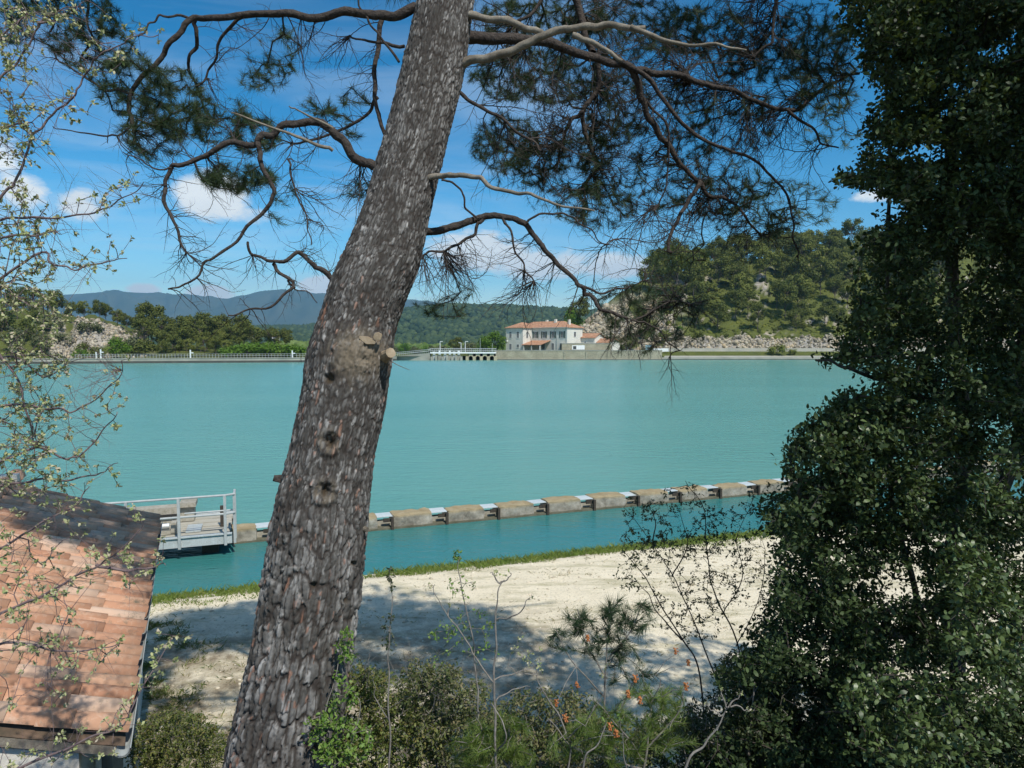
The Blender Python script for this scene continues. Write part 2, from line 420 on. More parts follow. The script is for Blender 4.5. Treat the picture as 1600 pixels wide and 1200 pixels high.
def grid_mesh(name, xs, ys, zf, mat, extra=None, smooth=True):
    X, Y = np.meshgrid(xs, ys); Z = zf(X, Y)
    V = np.stack([X, Y, Z], -1).reshape(-1, 3); nx, ny = len(xs), len(ys)
    i = (np.arange(ny - 1)[:, None] * nx + np.arange(nx - 1)[None]).ravel()
    F = np.stack([i, i + 1, i + nx + 1, i + nx], -1)
    return mesh_np(name, V, F, [mat], smooth, extra(X, Y, Z) if extra else None)

# beach and bank material: pale gravel, earth on the bank, fallen needles and painted shade under the pine, greener along the water
m, gm = new_mat('gravel_and_earth')
ob = gm.n('ShaderNodeTexCoord').outputs['Object']
at_ = gm.n('ShaderNodeAttribute', attribute_name='soil').outputs['Fac']
n1 = gm.noise(ob, 1.1, 6, 0.65); n2 = gm.noise(ob, 26, 5, 0.7); n3 = gm.noise(ob, 90, 3, 0.7)
grav = gm.mix(n1, (0.60, 0.525, 0.38), (0.79, 0.705, 0.53))
grav = gm.mix(gm.m('MULTIPLY', gm.m('SUBTRACT', n2, 0.52, clamp=True), 4.0, clamp=True), grav, (0.30, 0.26, 0.19))
grav = gm.mix(gm.m('MULTIPLY', gm.m('SUBTRACT', n3, 0.56, clamp=True), 5.0, clamp=True), grav, (0.74, 0.68, 0.54))
strk = gm.noise(gm.mapping(ob, (0.6, 2.2, 1), (0, 0, R(-19))), 1.4, 6, 0.7)
grav = gm.mix(gm.m('MULTIPLY', gm.m('SUBTRACT', strk, 0.50, clamp=True), 4.0, clamp=True), grav, (0.27, 0.25, 0.13))
lit_ = gm.n('ShaderNodeAttribute', attribute_name='litter_shade').outputs['Fac']; ln_ = gm.noise(ob, 2.6, 7, 0.72)
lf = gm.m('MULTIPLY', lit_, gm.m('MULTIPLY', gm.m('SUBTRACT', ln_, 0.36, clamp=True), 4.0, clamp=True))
grav = gm.mix(gm.m('MULTIPLY', lf, 0.9), grav, gm.mix(n2, (0.10, 0.075, 0.045), (0.26, 0.20, 0.13)))  # brown needle tint that also paints the pine's shade darker on the sand
soil = gm.ramp(gm.noise(ob, 7, 6, 0.7), [(0.3, (0.035, 0.028, 0.02)), (0.55, (0.09, 0.075, 0.05)), (0.75, (0.17, 0.15, 0.10))])
col = gm.mix(at_, grav, soil)
finish(gm, col, 0.95, gm.m('ADD', n2, gm.m('MULTIPLY', n3, 0.6)), 0.5, 0.02, 0.15)
M['ground'] = m
xs = np.concatenate([np.linspace(-90, -13, 26), np.arange(-12.6, 16, 0.13), np.linspace(16.5, 90, 26)])
ys = np.concatenate([np.linspace(-60, -1, 20), np.arange(-0.6, 24, 0.13), np.linspace(24.5, 60, 12)])
def soil_attr(X, Y, Z):
    toe = 7.2
    s_ = sst((toe + 0.9 * (fbm(X * 1.3, Y * 1.3, seed=21) - 0.5) * 3 - Y) / 0.9)
    return {'soil': s_.ravel(), 'litter_shade': (sst((2.2 - X) / 2.5) * sst((12.6 - Y + 0.12 * X) / 2.2) * (Y > 5)).ravel()}
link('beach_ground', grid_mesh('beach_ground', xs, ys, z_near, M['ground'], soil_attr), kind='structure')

# water: milky turquoise, small ripples
def water_mat(name, c1, c2, rough, amp):
    m, gm = new_mat(name); ob = gm.n('ShaderNodeTexCoord').outputs['Object']
    w1 = gm.noise(gm.mapping(ob, (0.55, 1.6, 1), (0, 0, R(8))), 1.6, 4, 0.6, 0.4)
    w2 = gm.noise(gm.mapping(ob, (0.8, 1.9, 1), (0, 0, R(-14))), 5.5, 3, 0.6, 0.3)
    w3 = gm.noise(gm.mapping(ob, (0.04, 0.22, 1)), 0.5, 5, 0.6, 0.5)
    w3 = gm.m('MULTIPLY', gm.m('SUBTRACT', w3, 0.3), 2.5, clamp=True)
    h = gm.m('ADD', gm.m('MULTIPLY', w1, 1.0), gm.m('MULTIPLY', w2, 0.45))
    col = gm.mix(w3, c1, c2)
    finish(gm, col, rough, h, amp, 0.11, 0.34, IOR=1.33); return m
M['water'] = water_mat('lake_water', (0.10, 0.28, 0.242), (0.125, 0.31, 0.265), 0.22, 0.9)
M['water_b'] = water_mat('channel_water', (0.032, 0.155, 0.15), (0.04, 0.18, 0.165), 0.10, 0.25)
wl = mesh_py('lake_water', [(-800, 5, 0), (800, 5, 0), (800, 330, 0), (-800, 330, 0)], [(0, 1, 2, 3)], [M['water']])
link('lake_water', wl, kind='structure')

# line of the low wall in the water
WU = np.array((math.cos(R(20.3)), math.sin(R(20.3)), 0)); WN = np.array((-WU[1], WU[0], 0))
WP = np.array((-3.63, 18.11, 0))
xs_ = np.linspace(-60, 60, 60)
V = [(x, float(y_shore(x)) - 1.5, 0.004) for x in xs_] + [(x, WP[1] + (x - WP[0]) * WU[1] / WU[0] + 0.18, 0.004) for x in xs_]
link('channel_water', mesh_py('channel_water', V, [(i, i + 1, 61 + i, 60 + i) for i in range(59)], [M['water_b']]), kind='structure')

# far land
KS = [-3, -1.2, -0.8, -0.63, -0.31, -0.20, -0.17, -0.02, 0.5, 0.9, 3]
SH = [300, 190, 166, 172, 184, 196, 204, 212, 213, 225, 330]
def kpx(px): return (px - 800) / FPX
def shoreY(k): return np.interp(k, KS, SH)
LPX = [-700, -200, 0, 60, 110, 150, 200, 225, 243, 300, 470, 560]; LH = [22, 17, 15, 14.5, 13.5, 13, 10.0, 7.5, 3.6, 3.0, 1.2, 0]
RPX = [868, 885, 905, 935, 990, 1040, 1100, 1200, 1300, 1400, 1600, 2200]; RH = [0, 2, 10, 16, 27, 33, 38, 44, 50, 56, 60, 62]
def z_far(k, y):
    u = y - shoreY(k)
    plot = sst((k - kpx(772)) / 0.004) * (1 - sst((k - kpx(1032)) / 0.004))
    rightb = sst((k - kpx(1032)) / 0.004)
    base = 1.25 + 1.35 * plot
    strip = np.interp(u, [0, 0.6, 6, 7.5, 15], [0.45, 0.6, 2.3, 2.6, 3.0])
    base = base * (1 - rightb) + strip * rightb
    n = fbm(k * 60, y * 0.06, seed=31, oct=5) - 0.5
    n2 = fbm(k * 230, y * 0.24, seed=37, oct=4) - 0.5
    lh = np.interp(k, [kpx(p) for p in LPX], LH); rh = np.interp(k, [kpx(p) for p in RPX], RH)
    L_ = (lh - 0.0) * (sst((u - 9) / 26) * 0.75 + sst((u - 30) / 40) * 0.25) * (1 + 0.35 * n)
    cut = np.interp(k, [kpx(1035), kpx(1055), kpx(1400)], [0, 3.3, 3.2])
    wdt = np.interp(k, [kpx(900), kpx(1100), kpx(1400)], [45, 85, 118])
    st_ = np.interp(k, [kpx(900), kpx(1060)], [14, 17])
    R_ = cut * sst((u - 15.5 - 0.3 * n2) / 3.0) * (1 + 0.35 * n) + np.maximum(rh - cut, 0) * np.clip(sst((u - st_) / wdt) * 0.6 + np.clip((u - st_) / wdt, 0, 1) * 0.4, 0, 1) * (1 + 0.22 * n)
    hills = L_ + R_
    fall = 1 - sst((u - 230) / 300)
    z = base * (1 - sst((u - 40) / 120) * (hills < 1)) + hills * fall - 2.5 * sst((u - 30) / 200)
    rocky = rock_mask(k, y)
    z = z + rocky * (n * 2.0 + n2 * 2.6 + (fbm(k * 620, y * 0.7, seed=39, oct=3) - 0.5) * 1.6) * (u > 8)
    return z
def rock_mask(k, y):
    u = y - shoreY(k)
    n = fbm(k * 45 + 5, y * 0.08, seed=41, oct=5); nn = fbm(k * 140, y * 0.2, seed=43, oct=4)
    l = sst((k - kpx(70)) / 0.02) * (1 - sst((k - kpx(232)) / 0.012)) * sst((u - 8) / 3) * (1 - sst((u - 36) / 8)) * sst((n - 0.36) / 0.1)
    r = sst((k - kpx(878)) / 0.01) * (1 - sst((k - kpx(1035)) / 0.05)) * sst((u - 13) / 3) * (1 - sst((u - 48) / 25)) * sst((n - 0.34) / 0.1)
    c = sst((k - kpx(1035)) / 0.01) * sst((u - 14.6) / 0.8) * (1 - sst((u - 19.0) / 1.5))
    s_ = sst((k - kpx(1000)) / 0.03) * sst((nn * 0.6 + n * 0.4 - 0.60) / 0.06) * sst((u - 18) / 3)
    return np.clip(l + r + c + s_, 0, 1)
m, gm = new_mat('far_land')
ob = gm.n('ShaderNodeTexCoord').outputs['Object']
rk = gm.n('ShaderNodeAttribute', attribute_name='rock').outputs['Fac']
gr = gm.n('ShaderNodeAttribute', attribute_name='grassy').outputs['Fac']
a1 = gm.noise(ob, 0.18, 6, 0.65); a2 = gm.noise(ob, 1.3, 5, 0.7)
grass = gm.mix(a1, (0.055, 0.07, 0.018), (0.15, 0.165, 0.04))
grass = gm.mix(gm.m('MULTIPLY', gm.m('SUBTRACT', a2, 0.5, clamp=True), 3.5, clamp=True), grass, (0.045, 0.05, 0.022))
plain = gm.mix(gm.noise(gm.mapping(ob, (0.3, 1, 1)), 0.02, 5, 0.6), (0.06, 0.10, 0.03), (0.15, 0.18, 0.06))
land = gm.mix(gr, plain, grass)
rock = gm.ramp(gm.noise(gm.mapping(ob, (1, 1, 2.2)), 0.5, 8, 0.75), [(0.32, (0.09, 0.08, 0.065)), (0.47, (0.27, 0.25, 0.22)), (0.7, (0.48, 0.45, 0.40))])
rock = gm.mix(gm.m('MULTIPLY', gm.m('SUBTRACT', gm.noise(ob, 0.11, 4), 0.45, clamp=True), 3, clamp=True), rock, gm.mix(a2, (0.42, 0.34, 0.23), (0.55, 0.46, 0.33)))
finish(gm, gm.mix(rk, land, rock), 0.95, a2, 0.8, 0.6, 0.1)
M['land'] = m
kk = np.concatenate([np.linspace(-3, -0.95, 24), np.arange(-0.94, 0.90, 0.0042), np.linspace(0.92, 3, 24)])
uu = np.concatenate([[0.05, 0.6], np.arange(1.5, 24, 1.1), np.arange(24.5, 150, 2.4), np.geomspace(152, 12000, 44)])
K, U = np.meshgrid(kk, uu); Yg = shoreY(K) + U; Xg = K * Yg; Zg = z_far(K, Yg)
RM = rock_mask(K, Yg); GR = 1 - sst((U - 140) / 120)
nx, ny = len(kk), len(uu)
i = (np.arange(ny - 1)[:, None] * nx + np.arange(nx - 1)[None]).ravel(); F = np.stack([i, i + 1, i + nx + 1, i + nx], -1)
link('far_terrain', mesh_np('far_terrain', np.stack([Xg, Yg, Zg], -1).reshape(-1, 3), F, [M['land']], True, {'rock': RM.ravel(), 'grassy': GR.ravel()}), kind='structure')
def zland(x, y): k = np.asarray(x) / np.asarray(y); return z_far(k, np.asarray(y, float))

# wooded hill in the middle distance and the mountain range
MPX = [-900, -200, 100, 300, 480, 560, 620, 700, 760, 830, 905, 1000, 1200, 1700, 2500]; MT = [500, 508, 512, 513, 512, 500, 487, 479, 480, 483, 488, 492, 490, 480, 490]
def z_mid(k, y):
    top = (537 - np.interp(k, [kpx(p) for p in MPX], MT)) / FPX * 2000 + 5
    n = fbm(k * 14, y * 0.004, seed=51, oct=5) - 0.5
    return -3 + (top + 3) * sst((y - 900) / 1100) * (1 + 0.25 * n * sst((2100 - y) / 500)) * (1 - 0.6 * sst((y - 2100) / 1500))
kk2 = np.concatenate([np.linspace(-2, -0.9, 20), np.linspace(-0.88, 0.88, 260), np.linspace(0.9, 2, 20)]); yy2 = np.linspace(880, 3800, 90)
K, Yg = np.meshgrid(kk2, yy2); nx, ny = len(kk2), len(yy2)
i = (np.arange(ny - 1)[:, None] * nx + np.arange(nx - 1)[None]).ravel(); F = np.stack([i, i + 1, i + nx + 1, i + nx], -1)
M['midhill'] = simple('wooded_hill', (0.035, 0.055, 0.022), (0.07, 0.095, 0.035), 0.02, 0.95, 0.6, 4.0, 0.1, detail=8)
link('wooded_hill', mesh_np('wooded_hill', np.stack([K * Yg, Yg, z_mid(K, Yg) - 4], -1).reshape(-1, 3), F, [M['midhill']], True), kind='structure')
TPX = [-1500, -900, -300, 100, 180, 240, 300, 360, 400, 450, 500, 560, 640, 700, 760, 830, 900, 1000, 1300, 1800, 2600]
TT = [470, 450, 472, 462, 456, 459, 463, 468, 459, 455, 461, 464, 470, 475, 481, 484, 488, 494, 480, 470, 480]
def z_mtn(k, y):
    top = (537 - np.interp(k, [kpx(p) for p in TPX], TT)) / FPX * 6500 + 5
    rdg = 1 - np.abs(fbm(k * 22, y * 0.0011, seed=61, oct=5) - 0.5) * 2
    return -3 + (top + 3) * sst((y - 4200) / 2300) * (1 + 0.5 * (rdg - 0.75) * sst((6550 - y) / 900) * sst((y - 4300) / 900)) * (1 - 0.5 * sst((y - 6600) / 2500))
yy3 = np.linspace(4200, 9000, 80); kk3 = np.concatenate([np.linspace(-2, -0.9, 30), np.linspace(-0.88, 0.88, 420), np.linspace(0.9, 2, 30)])
K, Yg = np.meshgrid(kk3, yy3); nx, ny = len(kk3), len(yy3)
i = (np.arange(ny - 1)[:, None] * nx + np.arange(nx - 1)[None]).ravel(); F = np.stack([i, i + 1, i + nx + 1, i + nx], -1)
M['mtn'] = simple('mountain', (0.045, 0.06, 0.035), (0.09, 0.095, 0.06), 0.004, 0.95, 0.6, 20.0, 0.1, detail=8)
link('mountain_range', mesh_np('mountain_range', np.stack([K * Yg, Yg, z_mtn(K, Yg)], -1).reshape(-1, 3), F, [M['mtn']], True), kind='structure')

# woods too far off to tell the trees apart
def blob_template(seed):
    r_ = np.random.default_rng(seed)
    V = np.array([(1, 0, 0), (0, 1, 0), (-1, 0, 0), (0, -1, 0), (0, 0, 1), (0, 0, -1), ], float)
    F = np.array([(0, 1, 4), (1, 2, 4), (2, 3, 4), (3, 0, 4), (1, 0, 5), (2, 1, 5), (3, 2, 5), (0, 3, 5)])
    # one subdivision
    nv = [tuple(v) for v in V]; nf = []
    def mid(a, b):
        v = (np.array(nv[a]) + nv[b]); v /= np.linalg.norm(v); nv.append(tuple(v)); return len(nv) - 1
    cache = {}
    def gm_(a, b):
        k_ = (min(a, b), max(a, b))
        if k_ not in cache: cache[k_] = mid(a, b)
        return cache[k_]
    for a, b, c in F:
        ab, bc, ca = gm_(a, b), gm_(b, c), gm_(c, a)
        nf += [(a, ab, ca), (ab, b, bc), (ca, bc, c), (ab, bc, ca)]
    V = np.array(nv) * (0.75 + 0.5 * r_.random((len(nv), 1))); return V, np.array(nf)
def wood(name, pts, sizes, mat):
    parts = []
    for s_ in range(4):
        sel = np.arange(len(pts)) % 4 == s_
        tV, tF = blob_template(s_ + 3)
        a = rng.random(sel.sum()) * 6.28; D = np.stack([np.cos(a), np.sin(a), 0 * a], 1)
        parts.append(scatter(tV, tF, pts[sel], D, np.tile([0, 0, 1.0], (sel.sum(), 1)), sizes[sel]))
    V, F = join(parts); return link(name, mesh_np(name, V, F, [mat], False), kind='stuff')
M['wood_a'] = leaf_mat('distant_wood', [(0.028, 0.045, 0.018), (0.045, 0.068, 0.024), (0.075, 0.10, 0.035)], 0.05, 0.9, 0.1)
M['wood_b'] = leaf_mat('distant_green_trees', [(0.06, 0.10, 0.025), (0.10, 0.15, 0.035), (0.15, 0.19, 0.06)], 0.05, 0.9, 0.1)
n_ = 9000
k_ = rng.uniform(kpx(150), kpx(1120), n_); y_ = 900 + 1250 * rng.random(n_) ** 0.8
s_ = rng.uniform(5, 9.5, n_) * (0.6 + 0.4 * (y_ / 2000))
wood('wooded_hill_trees', np.stack([k_ * y_, y_, z_mid(k_, y_) - 4 + s_ * 0.35], 1), s_, M['wood_a'])
n_ = 2600
k_ = rng.uniform(kpx(360), kpx(905), n_); y_ = 420 + 620 * rng.random(n_)
keep = fbm(k_ * 30, y_ * 0.01, seed=71) > 0.46; k_, y_ = k_[keep], y_[keep]; s_ = rng.uniform(2.6, 5.2, len(k_))
wood('plain_trees', np.stack([k_ * y_, y_, z_far(k_, y_) + s_ * 0.5], 1), s_, M['wood_b'])

# the air between here and the mountains
hz = MB().box(-16000, 16000, -300, 9800, -6, 900)
m, gm = new_mat('haze')
pv = gm.n('ShaderNodeVolumePrincipled', inp={'Color': (0.28, 0.66, 1.0, 1), 'Density': 0.00011, 'Anisotropy': 0.1})
gm.n('ShaderNodeOutputMaterial', inp={'Volume': pv.outputs[0]})
haze = hz.build('haze', m); haze['kind'] = 'stuff'

# ================================================================== FAR TREES
def crown_mesh(name, seed, H, W_, kind, nleaf=1500):
    """returns (trunk mesh, crown mesh); tree stands at the origin"""
    r_ = np.random.default_rng(seed)
    lean = r_.normal(size=2) * 0.06 * H
    tp = [np.array((0, 0, -0.8)), np.array((lean[0] * .3, lean[1] * .3, H * .3)), np.array((lean[0] * .7, lean[1] * .7, H * .62)), np.array((lean[0], lean[1], H * .88))]
    parts = [tube_np(tp, [0.028 * H * .55, .02 * H * .55, .013 * H * .55, .006 * H], 6)]
    lob = []
    if kind == 'pine':
        nl = 21
        for i in range(nl):
            zz = H * (0.45 + 0.52 * ((i + r_.random()) / nl)); a = r_.random() * 6.28
            rad = W_ * (0.55 * (1 - ((zz / H - 0.62) / 0.5) ** 2)) * (0.55 + 0.6 * r_.random())
            c = np.array((lean[0] * zz / H + math.cos(a) * rad * .75, lean[1] * zz / H + math.sin(a) * rad * .75, zz))
            lob.append((c, np.array((W_ * .17, W_ * .17, H * .095)) * (0.6 + 0.9 * r_.random())))
    elif kind == 'broad':
        for i in range(12):
            d = rand_dirs(1, r_)[0]; c = np.array((d[0] * W_ * .3, d[1] * W_ * .3, H * .56 + d[2] * H * .27))
            lob.append((c, np.array((W_ * .25, W_ * .25, H * .2)) * (0.7 + 0.6 * r_.random())))
    elif kind == 'bush':
        for i in range(9):
            d = rand_dirs(1, r_)[0]; c = np.array((d[0] * W_ * .32, d[1] * W_ * .32, H * (.35 + .33 * abs(d[2]))))
            lob.append((c, np.array((W_ * .24, W_ * .24, H * .28)) * (0.7 + 0.6 * r_.random())))
    for c, e in lob:
        z0 = max(0.15 * H, c[2] - 0.22 * H); b = np.array((lean[0] * z0 / H, lean[1] * z0 / H, z0))
        parts.append(tube_np([b, (b + c) / 2 + r_.normal(size=3) * .02 * H, c], [.008 * H, .006 * H, .003 * H], 4))
    Vt, Ft = join(parts)
    wts = np.array([e[0] * e[2] for _, e in lob]); wts = wts / wts.sum()
    li = r_.choice(len(lob), nleaf, p=wts)
    Cn = np.array([c for c, _ in lob])[li]; E = np.array([e for _, e in lob])[li]
    d = rand_dirs(nleaf, r_); rr = r_.random(nleaf) ** 0.45
    P = Cn + d * E * rr[:, None]
    nrm = d + r_.normal(size=d.shape) * 0.5 + np.array([0, 0, 0.35]); dirs = np.cross(nrm, rand_dirs(nleaf, r_))
    s = 0.05 * (H + W_) / 2 * (0.5 + 0.8 * r_.random(nleaf)) * (1500 / nleaf) ** 0.5
    tV = np.array([(-.5, -.45, 0), (.1, -.6, .12), (.55, .1, -.05), (0.05, .62, .1), (-.5, .25, -.1)]); tF = np.array([(0, 1, 2), (0, 2, 3), (0, 3, 4)])
    Vc, Fc = scatter(tV, tF, P, dirs, nrm, s)
    return mesh_np(name + '_trunk', Vt, Ft, [M['far_trunk']]), mesh_np(name + '_crown', Vc, Fc, None)
PROTO = {}
def make_protos():
    spec = {'pine': (7, 'pine', 11.0, 8.0, 2600), 'broad': (3, 'broad', 8.0, 7.0, 1500), 'bush': (4, 'bush', 3.0, 4.2, 750)}
    for kname, (cnt, kind, H, W_, nl) in spec.items():
        PROTO[kname] = [crown_mesh('far_' + kname, 100 + i * 7 + len(kname), H, W_, kind, nl) for i in range(cnt)]
make_protos()
CROWN_M = {}
def tree_at(name, kind, mat, px, Y, height, label, cat, group, z=None, seed=0, wide=1.0):
    r_ = random.Random(seed * 977 + int(px * 13) + int(Y)); x = kpx(px) * Y
    tm, cm = PROTO[kind][r_.randrange(len(PROTO[kind]))]
    key = (cm.name, mat)
    if key not in CROWN_M:
        c2 = cm.copy(); c2.materials.append(M[mat]); CROWN_M[key] = c2
    zz = float(zland(x, Y)) if z is None else z
    H0 = {'pine': 11.0, 'broad': 8.0, 'bush': 3.0}[kind]; s = height / H0
    t = thing(name, label, cat, (x, Y, zz - 0.1), r_.random() * 6.28, group)
    t.scale = (s * wide * r_.uniform(.88, 1.12), s * wide * r_.uniform(.88, 1.12), s)
    link('trunk', tm, t); link('crown', CROWN_M[key], t)
    return t
ORD = ['first', 'second', 'third', 'fourth', 'fifth', 'sixth', 'seventh', 'eighth', 'ninth', 'tenth', 'eleventh', 'twelfth', 'thirteenth', 'fourteenth', 'fifteenth',
       'sixteenth', 'seventeenth', 'eighteenth', 'nineteenth', 'twentieth', 'twenty-first', 'twenty-second', 'twenty-third']
def Ys(px, u): return float(shoreY(kpx(px))) + u

# wooded hill beside the house
rows = [(24, 1085, 1430, 6, 'pine standing on the grassy foot of the wooded hill', 9.5), (36, 1075, 1450, 9, 'pine on the low grassy slope of the wooded hill', 11.5),
        (50, 1040, 1460, 14, 'pine halfway up the wooded hill', 12.5), (64, 1030, 1470, 18, 'pine above the middle of the wooded hill', 13.0),
        (79, 1010, 1480, 21, 'pine high on the wooded hill', 13.0), (95, 1040, 1490, 23, 'pine just under the crest of the wooded hill', 11.5),
        (112, 1090, 1490, 23, 'pine on the crest line of the wooded hill', 12.0)]
r_ = random.Random(5)
for ri, (u, a, b, n, phrase, h) in enumerate(rows):
    pxs = sorted(a + (b - a) * ((i + r_.uniform(0.1, .9)) / n) for i in range(n))
    for i, px in enumerate(pxs):
        mt = r_.choice(['far_pine', 'far_pine', 'far_pine_b'])
        sz = r_.uniform(.72, 1.15)
        tree_at('pine_tree', 'pine', mt, px, Ys(px, u + r_.uniform(-6, 6)), h * sz, f'{"light" if mt[-1] == "b" else "dark"} green {phrase}, {ORD[i]} from the house', 'pine tree', 'pines on the wooded hill', seed=ri, wide=1.0)
for i, (px, u, h, w) in enumerate([(1016, 62, 16, 1.0), (1054, 60, 18, 1.0), (1094, 66, 17, 1.0)]):
    tree_at('pine_tree', 'pine', 'far_pine_b', px, Ys(px, u), h, ['broad sunlit pine where the crest of the wooded hill drops to the rocks', 'largest pale green pine rising over the hill edge near the rocks', 'spreading sunlit pine between the rocks and the dense wood'][i], 'pine tree', 'big pines at the end of the wooded hill', seed=40, wide=w)
bl = ['low scrub bush at the top of the grey rocks by the house', 'scrub bush growing out of the grey rocks behind the annex', 'dark bush at the base of the grey rocks', 'round bush among the grey rocks near the blue sign', 'bush on the edge between grey rocks and grass', 'dense dark tree beside the blue sign']
for i, (px, u, h, kind, mt) in enumerate([(912, 30, 3.2, 'bush', 'far_grey'), (945, 24, 3.5, 'bush', 'far_pine'), (965, 14, 3.4, 'bush', 'far_pine'), (1000, 30, 3.8, 'bush', 'far_grey'), (1040, 26, 4.0, 'bush', 'far_pine_b'), (985, 15, 6.0, 'broad', 'far_pine')]):
    tree_at('scrub_bush', kind, mt, px, Ys(px, u), h, bl[i], 'bush', 'bushes on the grey rocks', seed=50)
for i in range(26):
    px = 1062 + i * 15.5 + r_.uniform(-6, 6); u = r_.uniform(20, 60)
    tree_at('slope_bush', 'bush', r_.choice(['far_pine_b', 'far_pine', 'far_grey', 'far_leaf']), px, Ys(px, u), r_.uniform(1.3, 3.0), f'low bush in the grass of the wooded hill, {ORD[i]} from the rocks' if i < 23 else f'low bush at the far end of the wooded hill, {ORD[25 - i]} from the end', 'bush', 'bushes in the grass of the wooded hill', seed=60)
tree_at('verge_bush', 'bush', 'far_pine_b', 1214, Ys(1214, 3.0), 4.2, 'rounded olive bush growing on the concrete bank at the far waterline', 'bush', None, seed=61)
tree_at('verge_bush', 'bush', 'far_pine_b', 1238, Ys(1238, 3.2), 2.4, 'small bush beside the rounded one on the far concrete bank', 'bush', None, seed=62)

# rocky hill across the lake, other side
crest = [(8, 38, 10), (30, 34, 9), (52, 40, 9.5), (78, 34, 8.5), (92, 38, 8.5), (115, 36, 6.2), (134, 38, 6.2), (158, 36, 6.4), (168, 40, 6.4), (186, 38, 6.0), (200, 34, 5.8), (212, 40, 5.0)]
for i, (px, u, h) in enumerate(crest):
    tree_at('pine_tree', 'pine', 'far_pine' if i % 3 else 'far_pine_b', px, Ys(px, u), h, f'dark pine on the skyline above the pale rocks, {ORD[len(crest) - 1 - i]} from the grove', 'pine tree', 'pines along the top of the rocky hill', seed=70, wide=0.9)
mass = []
for ri, (u, a, b, n, h) in enumerate([(12, 246, 372, 8, 5.5), (22, 222, 372, 10, 8.0), (34, 216, 380, 10, 9.5), (46, 226, 396, 8, 11)]):
    for i in range(n):
        px = a + (b - a) * ((i + r_.uniform(.15, .85)) / n)
        nm = ['in the front row of', 'in the second row of', 'in the third row of', 'in the back row of'][ri]
        tree_at('pine_tree', 'pine', r_.choice(['far_pine', 'far_pine', 'far_pine_b']), px, Ys(px, u + r_.uniform(-3, 3)), h * r_.uniform(.7, 1.15), f'pine {nm} the dark grove by the willows, {ORD[i]} from the rocks', 'pine tree', 'pines in the grove beside the rocky hill', seed=80 + ri)
for i, (px, u, h) in enumerate([(402, 22, 8.2), (432, 30, 7.6), (447, 34, 7.2), (380, 30, 9)]):
    tree_at('pine_tree', 'pine', 'far_pine', px, Ys(px, u), h, ['lone dark pine behind the bright willows', 'dark rounded pine near the end of the willow thicket', 'last dark pine before the big foreground trunk', 'dark pine rising behind the start of the willow thicket'][i], 'pine tree', None, seed=90)
for i in range(11):
    px = 352 + i * 11.5
    tree_at('willow_bush', 'bush', 'far_leaf', px, Ys(px, 7 + (i % 3) * 3), [3.2, 4.0, 3.4, 4.6, 4.2, 5.0, 4.4, 4.8, 4.2, 4.4, 3.8][i], f'bright green willow bush behind the far railing, {ORD[i]} from the grove', 'bush', 'bright green willow thicket behind the far railing', seed=100, wide=1.2)
tree_at('willow_bush', 'broad', 'far_leaf', 183, Ys(183, 5), 5.4, 'rounded bright green bush at the foot of the pale rocks', 'bush', None, seed=101, wide=1.3)
tree_at('willow_bush', 'bush', 'far_leaf', 125, Ys(125, 5), 3.0, 'low bright green bush beside the pale landing at the far shore', 'bush', None, seed=102)
sc_l = [(20, 14, 7), (42, 20, 7), (66, 14, 6), (5, 24, 8), (84, 24, 5), (60, 28, 6.5), (100, 20, 4), (130, 16, 3.2), (142, 24, 4.5), (150, 12, 3.8), (188, 20, 3.6), (205, 12, 3.6), (216, 16, 5), (228, 14, 5), (-30, 20, 9), (-70, 22, 9), (-110, 22, 9)]
for i, (px, u, h) in enumerate(sc_l):
    tree_at('scrub_bush', 'broad' if h > 5 else 'bush', 'far_pine' if i % 2 else 'far_grey', px, Ys(px, u), h, f'dusty green scrub bush on the face of the rocky hill, {ORD[i]} in the scattered row', 'bush', 'scrub on the rocky hill', seed=110)
# round the house and along the plain
hs_ = [('broad', 'far_leaf', 772, 225, 8.0, 1.25, 'large bright green broadleaf tree beside the white house'), ('broad', 'far_leaf', 757, 230, 6.6, 1.0, 'smaller bright green tree next to the large one by the house'),
       ('pine', 'far_pine', 712, 262, 6.4, 1.2, 'dark conical pine beyond the sluice bridge'), ('bush', 'far_grey', 735, 255, 5.2, 1.0, 'brownish bush between the dark pine and the bright tree'),
       ('broad', 'far_pine', 812, 262, 11.0, 1.2, 'dark treetop showing over the long tiled roof of the house'), ('broad', 'far_leaf', 893, 262, 11.0, 1.0, 'light green treetop over the end of the tiled roof'),
       ('pine', 'far_pine', 905, 262, 11.5, 1.0, 'dark treetop between the tiled roof and the grey rocks')]
for i, (kd, mt, px, Y, h, w, lb) in enumerate(hs_): tree_at('garden_tree', kd, mt, px, Y, h, lb, 'tree', None, seed=120 + i, wide=w)
for i in range(13):
    px = 600 + i * 10.5
    tree_at('plain_tree', 'broad' if i % 2 else 'bush', 'far_leaf' if i % 3 == 0 else 'far_grey', px, 300 + (i * 37) % 90, 4.6 + (i * 13 % 5) * .5, f'pale green tree on the flat land past the sluice bridge, {ORD[i]} from the big trunk', 'tree', 'pale trees on the flat land past the sluice bridge', z=-1.2, seed=140, wide=1.3)

